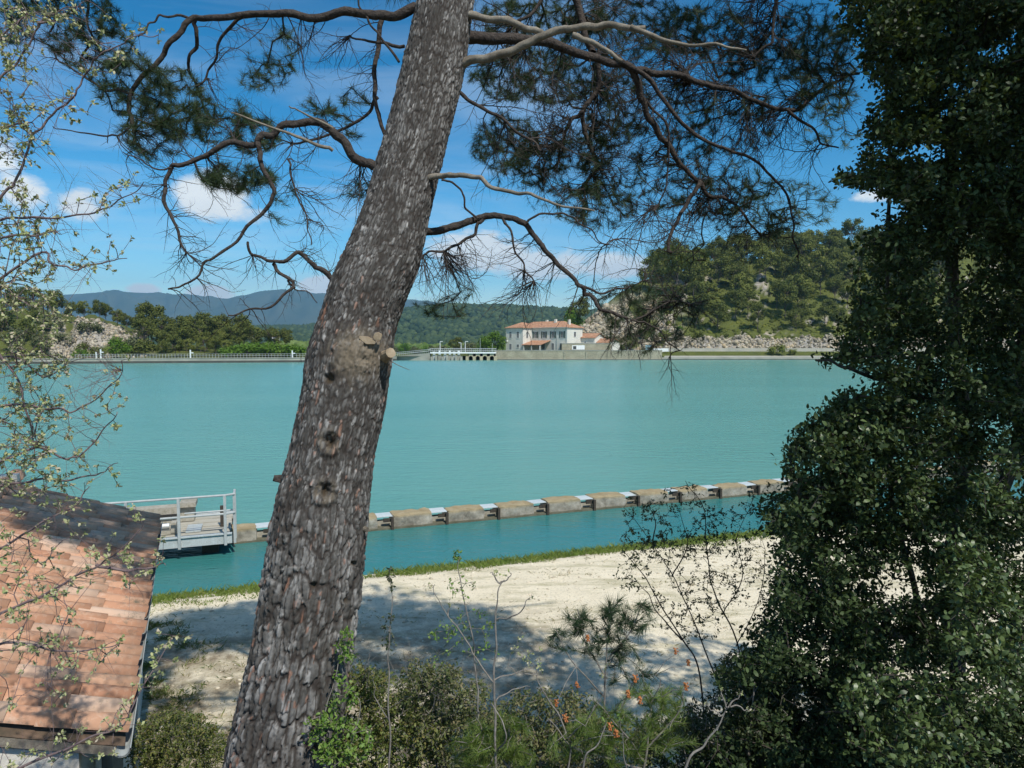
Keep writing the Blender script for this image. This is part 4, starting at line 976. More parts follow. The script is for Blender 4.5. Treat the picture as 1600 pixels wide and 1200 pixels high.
geo_ = gm.n('ShaderNodeNewGeometry'); gn = gm.noise(geo_.outputs['Position'], 1.7, 5, 0.65)
c_ = gm.mix(gm.m('MULTIPLY', gm.m('SUBTRACT', n1, 0.5, clamp=True), 3, clamp=True), c_, (0.60, 0.46, 0.35))
c_ = gm.mix(gm.m('MULTIPLY', gm.m('SUBTRACT', gn, 0.50, clamp=True), 3.2, clamp=True), c_, (0.27, 0.16, 0.11))
lich = gm.noise(geo_.outputs['Position'], 11, 5, 0.7)
c_ = gm.mix(gm.m('MULTIPLY', gm.m('SUBTRACT', lich, 0.56, clamp=True), 6, clamp=True), c_, (0.16, 0.14, 0.10))
finish(gm, c_, 0.9, n2, 0.4, 0.004, 0.2); M['terracotta'] = m
roofe = bpy.data.objects.new('roof', None); C.objects.link(roofe); roofe.parent = shed
pitch = math.atan2(RISE, SW); SLOPE = math.hypot(RISE, SW)
def barrel(L, r0, r1, th=.014, n=7, up=True):
    V, F = [], []
    for (x, r) in ((0, r0), (L, r1)):
        for rr in (r, r - th):
            for k in range(n + 1):
                a = math.pi * (k / n) * .94 + math.pi * .03
                V.append((-x, -rr * math.cos(a), rr * math.sin(a) * 1.12 if up else -rr * math.sin(a) * .85))
    m_ = n + 1
    for k in range(n):
        F += [(k, k + 1, 2 * m_ + k + 1, 2 * m_ + k), (m_ + k + 1, m_ + k, 3 * m_ + k, 3 * m_ + k + 1), (k + 1, k, m_ + k, m_ + k + 1), (2 * m_ + k, 2 * m_ + k + 1, 3 * m_ + k + 1, 3 * m_ + k)]
    return V, F
tile_me = mesh_py('roof_tile', *barrel(.50, .074, .067, .010), [M['terracotta']], True)
NT_Y = int(round(SL / .178)); SPY = SL / NT_Y; EXP = SLOPE / 5.0
r_ = random.Random(3)
jo = [r_.uniform(-.10, .10) for _ in range(NT_Y)]
for j in range(NT_Y):
    for i in range(5):
        d = i * EXP - .06 + r_.uniform(-.018, .018) + (jo[j] if i else 0)
        o = link('roof_tile', tile_me, roofe, (-d * math.cos(pitch), (j + .5) * SPY + r_.uniform(-.008, .008), EZ + d * math.sin(pitch) + .035))
        o.rotation_euler = (0, pitch - .02 + r_.uniform(-.01, .01), r_.uniform(-.035, .035))
# channel tiles below, and the hidden slope
def sheet(side):
    nx, ny = 10, NT_Y * 8; V = []
    for a in range(nx + 1):
        d = (SLOPE + .02) * a / nx - .05; st = (a % 2) * .004
        for b in range(ny + 1):
            y = SL * b / ny; ph = (b / 8.0) % 1.0; dz = .03 - .045 * abs(math.sin(math.pi * ph)) ** .0 * (1 - abs(2 * abs(ph - .0 if ph < .5 else ph - 1))) - st
            x = -d * math.cos(pitch); x = x if side == 0 else -2 * SW - x
            V.append((x, y, EZ + d * math.sin(pitch) + dz - .02))
    F = [(a * (ny + 1) + b, a * (ny + 1) + b + 1, (a + 1) * (ny + 1) + b + 1, (a + 1) * (ny + 1) + b) for a in range(nx) for b in range(ny)]
    return V, F
M['mossy_shade'] = simple('mossy_shaded_channel_tile', (0.05, 0.045, 0.03), (0.17, 0.11, 0.075), 9, 0.95)  # moss tint, with the shade between tile rows put into the dark colour
a_ = sheet(0); o = link('channel_tiles', mesh_py('channel_tiles', *a_, [M['mossy_shade']]), roofe); o['kind'] = 'stuff'
a_ = sheet(1); o = link('rear_channel_tiles', mesh_py('rear_channel_tiles', *a_, [M['terracotta']]), roofe); o['kind'] = 'stuff'
bv, bf = barrel(.43, .088, .070); bv = np.array(bv); bf = np.array(bf); pr_ = []
for j in range(NT_Y):
    for i in range(5):
        d = i * EXP - .06; Mx = Matrix.Translation((-2 * SW + d * math.cos(pitch), (j + .5) * SPY, EZ + d * math.sin(pitch) + .035)) @ Matrix.Rotation(math.pi, 4, 'Z') @ Matrix.Rotation(pitch - .03, 4, 'Y')
        pr_.append((np.array([Mx @ Vector(v) for v in bv]), bf))
V, F = join(pr_); link('rear_tiles', mesh_np('rear_tiles', V, F, [M['terracotta']], True), roofe)['kind'] = 'stuff'
rt = mesh_py('ridge_tile', *barrel(.45, .115, .10), [M['terracotta']], True)
for i in range(int(SL / .38)):
    o = link('ridge_tile', rt, roofe, (-SW, .43 + i * .38, EZ + RISE + .055)); o.rotation_euler = (0, .02, -math.pi / 2)
MB().box(-SW - .12, -SW + .12, SL - .14, SL + .02, EZ + RISE - .06, EZ + RISE + .19).build('ridge_mortar', M['plaster'], roofe)
MB().poly([(0, .0, EZ - .10), (0, SL, EZ - .10), (-SW, SL, EZ + RISE - .10), (-SW, 0, EZ + RISE - .10), (-2 * SW, SL, EZ - .10), (-2 * SW, 0, EZ - .10),
           (0, .0, EZ - .045), (0, SL, EZ - .045), (-SW, SL, EZ + RISE - .045), (-SW, 0, EZ + RISE - .045), (-2 * SW, SL, EZ - .045), (-2 * SW, 0, EZ - .045)],
          [(0, 3, 2, 1), (3, 5, 4, 2), (6, 7, 8, 9), (9, 8, 10, 11), (0, 1, 7, 6), (0, 6, 9, 3), (3, 9, 11, 5), (1, 2, 8, 7), (2, 4, 10, 8)]).build('roof_board', M['sunlit_deadwood'], roofe)
# zinc gutter and pipes
gv = []; gf = []
for k, yy in enumerate((-.05, SL + .05)):
    for q in range(9):
        a = math.pi * q / 8; gv.append((.035 - .048 * math.cos(a), yy, EZ - .045 - .048 * math.sin(a)))
    for q in range(9):
        a = math.pi * q / 8; gv.append((.035 - .042 * math.cos(a), yy, EZ - .043 - .042 * math.sin(a)))
for q in range(8): gf += [(q, q + 1, 19 + q, 18 + q), (9 + q + 1, 9 + q, 27 + q, 28 + q)]
gf += [(0, 18, 27, 9), (8, 17, 35, 26)]
mesh_g = mesh_py('gutter', gv, gf, [M['galv']], True); mesh_g.materials[0] = M['white_metal']; link('gutter', mesh_g, shed)
for y in (.75, 3.1): MB().tube([(.035, y, EZ - .09), (.03, y, EZ - .2), (-.13, y, EZ - .4), (-.13, y, 0)], .035, 10).build('downpipe', M['white_metal'], shed)
MB().box(-.199, -.10, 1.5, 1.9, 0.2, 2.45).build('pilaster', M['plaster'], shed)

# ================================================================== GRASS, PEBBLES
def blades(name, P, h, mat, w=.010, lean=.35, seed=0):
    r0 = np.random.default_rng(seed); n = len(P); a = r0.random(n) * 6.28
    side = np.stack([np.cos(a), np.sin(a), 0 * a], 1) * w; ln = r0.normal(size=(n, 3)) * lean; ln[:, 2] = 1; ln *= h[:, None]
    V = np.stack([P - side, P + side, P + ln * .55 + side * .6, P + ln * 1.0 + np.stack([ln[:, 0] * .5, ln[:, 1] * .5, 0 * a], 1)], 1).reshape(-1, 3)
    b = np.arange(n)[:, None] * 4; F = np.concatenate([b + np.array([[0, 1, 2]]), b + np.array([[0, 2, 3]])], 0)
    return link(name, mesh_np(name, V, F, [mat]), kind='stuff')
n_ = 60000; x = rng.uniform(-16, 20, n_); off = rng.gamma(2.0, .60, n_) - .08
dens = fbm(x * 1.2, off * 2, seed=91); k_ = (dens > .32) & (off < .35 + 1.5 * (fbm(x * .7, x * 0, seed=92) ** 1.3) + .4); x, off = x[k_], off[k_]
y = y_shore(x) - off; P = np.stack([x, y, z_near(x, y) - .01], 1)
blades('shore_grass', P, rng.uniform(.05, .15, len(x)) * (1.15 - np.clip(off, 0, 2) * .42), M['grass'], .009, .4, 3)
n_ = 26000; x = rng.uniform(-12, 16, n_); y = rng.uniform(6.0, 16, n_); q = y_shore(x) - y
dd = fbm(x * .9, y * 2.0, seed=95); keep = (q > .1) & (dd > .53 + .08 * (q > 2.5) - .10 * (x < -2.5) * (y < 12)); x, y = x[keep], y[keep]
P = np.stack([x, y, z_near(x, y) - .005], 1); blades('beach_weeds', P, rng.uniform(.015, .06, len(x)), M['dry_grass'], .008, .9, 4)
n_ = 5200; t_ = rng.random(n_); x = -4.75 + rng.gamma(1.5, .28, n_) - (t_ - .3) * 1.6; y = 8.2 + t_ * 3.0; x = x - .35; kp_ = fbm(x * 2.6, y * 2.6, seed=97) > .58; x, y = x[kp_], y[kp_]
blades('wall_weeds', np.stack([x, y, z_near(x, y) - .01], 1), rng.uniform(.02, .09, len(x)), M['box_leaf'], .008, .7, 6)
n_ = 9000; x = rng.uniform(-6, 8, n_); y = rng.uniform(4.2, 8.0, n_); P = np.stack([x, y, z_near(x, y) - .02], 1)
blades('bank_grass', P, rng.uniform(.05, .2, n_), M['grass'], .004, .7, 5)
n_ = 5000; x = rng.uniform(-9, 12, n_); y = rng.uniform(7, 15, n_); keep = y < y_shore(x) - .5; x, y = x[keep], y[keep]
tV, tF = blob_template(4); a = rng.random(len(x)) * 6.28
M['pebble'] = leaf_mat('pale_pebbles', [(0.30, 0.26, 0.18), (0.50, 0.44, 0.33), (0.64, 0.58, 0.46)], 0.0, 0.95, 0.1)
V, F = scatter(tV * np.array([1, .8, .5]), tF, np.stack([x, y, z_near(x, y)], 1), np.stack([np.cos(a), np.sin(a), 0 * a], 1), np.tile([0, 0, 1.0], (len(x), 1)), rng.gamma(2.5, .006, len(x)) + .004)
link('beach_pebbles', mesh_np('beach_pebbles', V, F, [M['pebble']]), kind='stuff')

# ================================================================== THE BIG PINE
TE = [(1290, 318, 540, 3.72), (1200, 352, 533, 3.74), (1150, 364, 536, 3.76), (1100, 377, 539, 3.78), (1060, 386, 545, 3.79), (1000, 400, 550, 3.82), (900, 417, 565, 3.87), (800, 430, 577, 3.92), (750, 442, 583, 3.95), (700, 453, 589, 3.97),
      (620, 467, 607, 4.01), (560, 475, 616, 4.04), (500, 496, 624, 4.07), (450, 512, 640, 4.09), (400, 535, 660, 4.12), (330, 564, 674, 4.15), (265, 583, 689, 4.19), (200, 602, 705, 4.22), (100, 627, 729, 4.28), (0, 651, 742, 4.33), (-60, 664, 752, 4.37)]
def tc_(row):
    py, l, r, Y = row; c = at((l + r) / 2, py, Y)
    dep = Y * math.cos(PITCH) + (CAM_Z - c[2]) * math.sin(PITCH)
    return c, (r - l) / 2 / FPX * dep * 0.955
cs = [tc_(r_0) for r_0 in TE]
CP = smooth_path([c for c, _ in cs], 8); CR = np.interp(np.linspace(0, len(cs) - 1, len(CP)), range(len(cs)), [r for _, r in cs])
seg = np.linalg.norm(np.diff(CP, axis=0), axis=1); S = np.concatenate([[0], np.cumsum(seg)]); TL = S[-1]
NR = int(TL / .0058); NA = 290; sv = np.linspace(0, TL, NR)
cen = np.stack([np.interp(sv, S, CP[:, i]) for i in range(3)], 1); rad = np.interp(sv, S, CR)
for _ in range(60): rad[1:-1] = (rad[:-2] + rad[1:-1] * 2 + rad[2:]) / 4
T = np.gradient(cen, axis=0); A_, B_, D_ = frames(T)
Aref = np.tile(np.array([1.0, 0, 0]), (NR, 1)); A_ = Aref - D_ * (Aref * D_).sum(1)[:, None]; A_ /= np.linalg.norm(A_, axis=1)[:, None]; B_ = np.cross(D_, A_)
th_ = np.arange(NA) * 2 * np.pi / NA
UU, VV = np.meshgrid(th_ / (2 * np.pi), sv)
cx_, cy_ = np.cos(th_), np.sin(th_)
NX_, NY_ = np.meshgrid(cx_, sv)[0], np.meshgrid(cy_, sv)[0]
wu = fbm(NX_ * 2.2, NY_ * 2.2, VV * 3.0, 101, 4) - .5; wv = fbm(NX_ * 2.2, NY_ * 2.2, VV * 3.0, 111, 4) - .5
wf = fbm(NX_ * 9, NY_ * 9, VV * 16.0, 121, 3) - .5; wg = fbm(NX_ * 9, NY_ * 9, VV * 16.0, 131, 3) - .5
def voro(U, V, nx, sy, seed, warp):
    u = U * nx + wu * warp + wf * .55; v = V / sy + wv * warp * .9 + wg * .7
    iu, iv = np.floor(u), np.floor(v); f1 = np.full(u.shape, 9.0); f2 = np.full(u.shape, 9.0); cid = np.zeros(u.shape); ty = np.zeros(u.shape)
    for a in (-1, 0, 1):
        for b in (-1, 0, 1):
            ca = np.mod(iu + a, nx); cb = iv + b
            px_ = iu + a + .15 + .7 * hash3(ca, cb, ca * 0, seed); py_ = cb + .1 + .8 * hash3(ca, cb, ca * 0 + 1, seed)
            du, dv = px_ - u, py_ - v
            d = np.sqrt(du * du + dv * dv * .8)
            h = hash3(ca, cb, ca * 0 + 2, seed); near = d < f1
            f2 = np.where(near, f1, np.minimum(f2, d)); cid = np.where(near, h, cid); ty = np.where(near, dv, ty); f1 = np.where(near, d, f1)
    return f2 - f1, cid, ty
ec, idc, tyc = voro(UU, VV, 42, .18, 5, 1.2)
ef, idf, tyf = voro(UU, VV, 70, .072, 9, 1.8)
ez_, idz, tyz = voro(UU, VV, 112, .038, 15, 2.4)
low = sst((2.35 - VV) / 1.2); mid_ = .35 + .65 * sst((2.9 - VV) / 1.0)
mg = .35 * sst((fbm(NX_ * 4, NY_ * 4, VV * 5, 211, 3) - .52) / .12); pc = sst(ec / .30); pf = sst(ef / .30) * (1 - mg) + mg * np.clip(.55 + .6 * sst(ef / .3), 0, 1); pz = sst(ez_ / .4) * (1 - .6 * mg) + .6 * mg
disp = low * (.021 * pc * (.4 + .6 * idc) + .009 * pf * (.4 + .6 * idf) + .012 * (tyf * (idf - .5)) + .004 * pz * idz) + (1 - low) * (.003 * pc + .0040 * pf * (.3 + .7 * idf) + .0060 * pz * idz + .006 * (tyf * (idf - .5)) + .006 * tyz * (idz - .5))
furrow = fbm(NX_ * 5.5, NY_ * 5.5, VV * 1.3, 141, 4) - .5
disp += furrow * (.016 + .024 * low) + (fbm(NX_ * 1.2, NY_ * 1.2, VV * 1.1, 151, 3) - .5) * .03 + (fbm(NX_ * 30, NY_ * 30, VV * 60, 161, 3) - .5) * .0035
disp -= .012
P = cen[:, None] + (rad[:, None] + 0)[:, :, None] * (NX_[..., None] * A_[:, None] + NY_[..., None] * B_[:, None])
def project(P):
    d = P - np.array((0, 0, CAM_Z)); c, s = math.cos(PITCH), math.sin(PITCH)
    dep = d[..., 1] * c - d[..., 2] * s; up = d[..., 1] * s + d[..., 2] * c
    return 800 + FPX * d[..., 0] / dep, 600 - FPX * up / dep, dep
PX, PY, _ = project(P)
front = ((NX_[..., None] * A_[:, None] + NY_[..., None] * B_[:, None])[..., 1] < 0.05)
woundc = np.zeros(P.shape[:2]); ring = np.zeros(P.shape[:2]); hole = np.zeros(P.shape[:2])
# swollen old wound with pale torn wood
dw = ((PX - 560) / 50) ** 2 + ((PY - 556) / 42) ** 2
wm = np.exp(-dw * 1.2) * front; disp += wm * (.020 + .05 * (fbm(NX_ * 14, NY_ * 14, VV * 22, 171, 4) - .5)); woundc = np.maximum(woundc, np.clip(wm * 1.5 - .25 - (fbm(NX_ * 12, NY_ * 12, VV * 20, 173, 3) - .5), 0, 1))
for (kx, ky, kr) in ((516, 690, 17), (508, 768, 17), (552, 880, 8), (514, 592, 15), (540, 838 + 100, 10), (490, 915, 9)):
    d = np.sqrt((PX - kx) ** 2 + ((PY - ky) * .95) ** 2) / kr
    if ky in (690, 768): disp += front * (.016 * np.exp(-((d - 1.0) / .35) ** 2)) * (.3 + 1.4 * fbm(NX_ * 16, NY_ * 16, VV * 20, 177, 3)); woundc = np.maximum(woundc, front * np.exp(-((d - .75) / .4) ** 2) * .55 * (fbm(NX_ * 20, NY_ * 20, VV * 25, 178, 3) > .45))
    hm = front * np.exp(-((d + .5 * (fbm(NX_ * 18, NY_ * 18, VV * 24, 179, 2) - .5)) / .46) ** 4); hole = np.maximum(hole, hm); disp -= hm * .03
P = P + disp[..., None] * (NX_[..., None] * A_[:, None] + NY_[..., None] * B_[:, None])
crk = np.where(low > .5, np.minimum(pc, .35 + .65 * pf), np.minimum(pf, .45 + .55 * pz)); crk = low * np.minimum(pc, .4 + .6 * pf) + (1 - low) * np.minimum(.3 + .7 * pc, pf) * (.5 + .5 * pz)
tone = np.clip(.04 + low * .90 * idf ** 2.4 * (.35 + .65 * idz) + (1 - low) * .95 * idz ** 2.6 * (.4 + .6 * idf) + .15 * (idc - .5) + .9 * (fbm(NX_ * 3, NY_ * 3, VV * 4, 181, 4) - .5), .02, 1)
c0 = np.array((.060, .056, .051)); c1 = np.array((.34, .333, .322)); colr = c0 + (c1 - c0) * tone[..., None]
org = ((idz > .93) & (idf > .45)) | (hash3(np.floor(idf * 997), np.floor(idc * 991), np.floor(idf * 0), 3) > .975); org = org & (VV < 3.3)
om = (sst((fbm(NX_ * 8, NY_ * 8, VV * 9, 191, 3) - .42) / .12) * org)[..., None]
colr = colr * (1 - om * .7) + np.array((.26, .13, .085)) * om * .7
ck = (1 - sst(crk / .75))[..., None]; colr = colr * (1 - ck) + np.array((.040, .033, .029)) * ck
colr = colr * (1 - woundc[..., None] * .8) + np.array((.20, .165, .12)) * woundc[..., None] * .7
colr = colr * (1 - hole[..., None] * .8) + np.array((.05, .035, .02)) * hole[..., None] * .8
m, gm = new_mat('pine_bark')
ca = gm.n('ShaderNodeAttribute', attribute_name='bark').outputs['Color']; ob = gm.n('ShaderNodeTexCoord').outputs['Object']
nn = gm.noise(gm.mapping(ob, (1, 1, .45)), 90, 4, 0.7)
finish(gm, gm.mix(0.8, ca, gm.mix(nn, (0.45, 0.45, 0.45), (1.5, 1.48, 1.45)), 'MULTIPLY'), 0.9, nn, 0.5, 0.003, 0.15); M['bark'] = m
i = np.arange(NR - 1)[:, None] * NA; j = np.arange(NA)[None]; j2 = (j + 1) % NA
F = np.stack([i + j, i + j2, i + NA + j2, i + NA + j], -1).reshape(-1, 4)
base = cen[0].copy()
pine = thing('pine_tree', 'big leaning pine with thick cracked grey bark and drooping branches over the water', 'pine tree')
link('trunk', mesh_np('trunk', P.reshape(-1, 3), F, [M['bark']], False, {'bark': colr.reshape(-1, 3)}), pine)
M['bark_up'] = simple('upper_bark', (0.09, 0.075, 0.065), (0.30, 0.25, 0.21), 20, 0.9, 0.8, 0.02, fine=(0.05, 0.04, 0.03))
M['limb'] = simple('limb_bark', (0.024, 0.020, 0.018), (0.085, 0.070, 0.060), 38, 0.95, 1.0, 0.02, fine=(0.04, 0.03, 0.025), detail=7)
up = [at(708, -55, 4.366), at(735, -160, 4.45), at(765, -300, 4.6), at(790, -460, 4.8), at(800, -640, 5.1), at(815, -850, 5.4)]
UPP = smooth_path(up, 8, .01, 3); V, F = tube_np(UPP, np.interp(np.linspace(0, 5, len(UPP)), range(6), [.176, .16, .135, .10, .06, .02]), 18, .06, 4)
link('upper_trunk', mesh_np('upper_trunk', V, F, [M['bark_up']], True), pine)

SKEL = []; SKR = []
def skel_from(PP, RR=None):
    for q in PP[::2]: SKEL.append(q)
def limb(pts, r0, r1, y0, y1, lit=False, name='branch', parent=None, wob=.0075, sd=0, sk=True, rough=.12):
    """pts in photograph pixels are turned into places in the air between depths y0 and y1"""
    pts = np.array(pts, float); L = np.concatenate([[0], np.cumsum(np.hypot(*np.diff(pts, axis=0).T))]); L /= L[-1]
    W3 = [at(p[0], p[1], y0 + (y1 - y0) * t) for p, t in zip(pts, L)]
    PP = smooth_path(W3, 7, wob, int(pts[0][0] + pts[-1][1]) + sd)
    RR = np.interp(np.linspace(0, 1, len(PP)), np.linspace(0, 1, len(pts)), r0 + (r1 - r0) * L ** .8) * (.68 if not lit else .85)
    V, F = tube_np(PP, RR, 12 if r0 > .012 else 6, rough, sd)
    o = link(name, mesh_np(name, V, F, [M['sunlit_deadwood'] if lit else M['limb']], True), parent if parent is not None else pine)  # sun put into the colour: lit limbs take the paler wood
    if sk: skel_from(PP)
    return PP
r_px = 4.3 / FPX
LB = [
 ([(655, 14), (600, 22), (540, 22), (480, 27), (400, 22), (335, 28), (300, 32), (272, 62), (240, 105), (207, 140), (204, 178), (218, 208)], 11, 4, 4.33, 4.3),
 ([(305, 30), (303, 75), (294, 100), (308, 140), (322, 175)], 5, 2, 4.4, 4.6), ([(380, 26), (345, 62), (325, 110), (308, 138)], 4, 2, 4.35, 4.5),
 ([(300, 30), (262, 25), (235, 36), (215, 60)], 3, 1.5, 4.35, 4.2), ([(204, 190), (190, 208), (165, 213), (110, 202), (78, 200)], 2.5, 1, 4.3, 4.2),
 ([(597, 20), (592, 67), (583, 117), (587, 167), (600, 212)], 6, 4.5, 4.55, 4.5), ([(590, 152), (560, 190), (500, 216), (450, 224)], 4, 2.5, 4.55, 4.6),
 ([(592, 265), (560, 246), (530, 215), (505, 193), (450, 195), (420, 212), (400, 223), (360, 229), (300, 250), (268, 262), (257, 300), (270, 350), (285, 395)], 11, 2.5, 4.18, 4.0),
 ([(403, 224), (413, 253), (425, 293), (420, 320), (383, 360), (337, 400), (320, 414), (297, 444), (266, 449)], 5.5, 1.8, 4.05, 3.9),
 ([(450, 248), (463, 300), (477, 342), (490, 380)], 2.6, 1, 4.1, 4.0), ([(560, 0), (577, 30), (597, 63), (628, 104)], 2, 3, 4.3, 4.3),
 ([(520, 436), (490, 414), (470, 395), (429, 410), (405, 401), (381, 381)], 6, 2.5, 4.1, 4.0), ([(427, 412), (449, 437), (455, 452), (413, 481), (353, 493)], 4, 1.5, 4.03, 3.9),
 ([(449, 438), (470, 452), (500, 470)], 2, 1, 4.03, 4.0), ([(268, 262), (240, 262), (215, 250), (190, 246)], 2, 1, 4.0, 3.9), ([(632, 72), (590, 66), (545, 60)], 4, 2, 4.3, 4.4),
 ([(205, 145), (170, 140), (130, 120), (95, 95), (60, 60)], 3.5, 1.5, 4.35, 4.5), ([(150, -40), (135, 20), (140, 60), (120, 100)], 4, 2, 4.6, 4.5), ([(60, -40), (90, 10), (80, 50)], 4, 2, 4.6, 4.4)]
for pts, a, b, y0, y1 in LB: limb(pts, a * r_px, b * r_px, y0, y1)
for pts, a, b, y0, y1 in [([(520, 235), (475, 218), (430, 200), (360, 175)], 3.2, 1.2, 4.1, 3.8), ([(520, 200), (470, 176), (453, 168)], 2.5, 1, 4.12, 4.0)]: limb(pts, a * r_px, b * r_px, y0, y1, True, 'sunlit_dead_branch', wob=.004)
RB = [
 ([(690, 58), (735, 60), (800, 62), (870, 72), (940, 92), (985, 112), (1003, 150), (1017, 190), (1043, 227), (1067, 260), (1093, 283)], 15, 6, 4.36, 5.4, 0),
 ([(1093, 283), (1075, 315), (1056, 345), (1045, 378), (1047, 400)], 5, 3.5, 5.4, 5.3, 0), ([(1093, 283), (1108, 302), (1140, 315), (1172, 348), (1200, 372)], 5, 2, 5.4, 5.6, 0),
 ([(985, 105), (1013, 110), (1067, 120), (1113, 133), (1160, 147), (1217, 169), (1250, 167), (1300, 132), (1340, 112)], 8, 3, 5.0, 5.6, 0), ([(1217, 170), (1265, 195), (1282, 222), (1310, 232)], 4, 1.6, 5.3, 5.3, 0),
 ([(960, 88), (1010, 120), (1050, 170), (1100, 220), (1140, 235), (1180, 250), (1213, 282), (1232, 315), (1240, 370), (1248, 402)], 6, 1.8, 4.9, 5.2, 0),
 ([(933, 83), (937, 133), (913, 173), (917, 217), (933, 253), (910, 287)], 7, 3.5, 5.2, 5.4, 0), ([(913, 175), (890, 190), (878, 230)], 5, 3, 5.25, 5.4, 0),
 ([(1215, -40), (1212, 0), (1210, 40), (1200, 70), (1183, 85)], 4.5, 2.5, 5.2, 5.2, 0), ([(888, -60), (900, 0), (915, 60), (930, 90)], 9, 7, 5.3, 5.2, 0), ([(850, -50), (845, 0), (810, 40)], 5, 3, 5.2, 5.1, 0),
 ([(705, 138), (724, 148), (750, 165), (790, 192), (835, 225), (850, 242)], 4.5, 2.5, 4.3, 4.2, 0),
 ([(630, 370), (660, 366), (710, 357), (750, 340), (790, 338), (820, 353), (840, 380), (863, 400), (897, 440), (908, 453), (923, 468), (945, 482), (985, 500)], 10, 3.5, 4.2, 4.3, 0),
 ([(903, 447), (945, 455), (985, 450), (1010, 436)], 3.2, 1.4, 4.25, 4.4, 0),
 ([(755, 343), (738, 372), (710, 388), (675, 392), (655, 403)], 4, 2.2, 4.2, 4.2, 0), ([(785, 340), (800, 380), (815, 410), (835, 440)], 3, 1.6, 4.2, 4.2, 0), ([(690, 281), (718, 293), (726, 318), (748, 341)], 2.6, 2.2, 4.2, 4.2, 0),
 ([(825, 350), (850, 335), (885, 333), (912, 350), (945, 384)], 3, 1.2, 4.2, 4.3, 0), ([(1003, 150), (1040, 200), (1045, 270), (1030, 330)], 3, 1.5, 5.1, 5.2, 0),
 ([(990, 500), (1030, 520), (1060, 545)], 2.5, 1.2, 4.3, 4.4, 0), ([(985, 500), (1030, 480), (1080, 470)], 2.5, 1.2, 4.3, 4.5, 0)]
for pts, a, b, y0, y1, _ in RB: limb(pts, a * y0 / FPX, b * y0 / FPX, y0, y1)
for pts, a, b, y0, y1 in [([(700, 103), (722, 98), (770, 88), (820, 70), (855, 52), (905, 42), (950, 40), (1012, 45)], 8, 5, 4.28, 4.0), ([(710, 16), (738, 22), (790, 32), (825, 46), (852, 54)], 7, 5, 4.3, 4.15),
                          ([(895, 55), (930, 72), (975, 95)], 5, 3, 4.1, 4.0), ([(985, 42), (1050, 67), (1117, 72), (1167, 77)], 4.5, 1.5, 4.0, 3.9),
                          ([(655, 278), (668, 276), (703, 273), (740, 278), (770, 293), (817, 303), (867, 317), (928, 328)], 5.5, 1.2, 4.1, 3.6)]: limb(pts, a * r_px, b * r_px, y0, y1, True, 'sunlit_dead_branch', wob=.005)
for q in UPP[6::2]: SKEL.append(q)
for (t_, c_, r_s) in ((.10, (.55, -.80, .95), .030), (.22, (.50, -.85, 1.15), .022)):
    a = UPP[int(t_ * (len(UPP) - 1))]; PP = smooth_path([a, a + np.array(c_) * .5 + np.array((.02, 0, -.03)), a + np.array(c_)], 7, .004, 3); V, F = tube_np(PP, np.linspace(r_s, r_s * .6, len(PP)), 8, .1); link('sunlit_dead_branch', mesh_np('sunlit_dead_branch', V, F, [M['sunlit_deadwood']], True), pine)
# limbs of the part above the picture, which throw the shade on the beach
upl = [((2.6, 6.0, 8.9), .5), ((-1.9, 5.4, 8.6), .4), ((.6, 7.2, 9.4), .6), ((3.4, 5.4, 9.6), .7), ((-.9, 6.6, 9.8), .6), ((1.4, 5.0, 10.4), .8), ((-3.0, 5.8, 8.2), .35), ((4.2, 6.6, 8.6), .5)]
for c_, t in upl:
    a = UPP[int(t * (len(UPP) - 1))]; c_ = np.array(c_); md = (a + c_) / 2 + np.array((0, 0, .35))
    PP = smooth_path([a, md, c_], 7, .02, int(t * 50)); V, F = tube_np(PP, np.linspace(.055, .015, len(PP)), 8, .1); link('branch', mesh_np('branch', V, F, [M['limb']], True), pine); skel_from(PP)

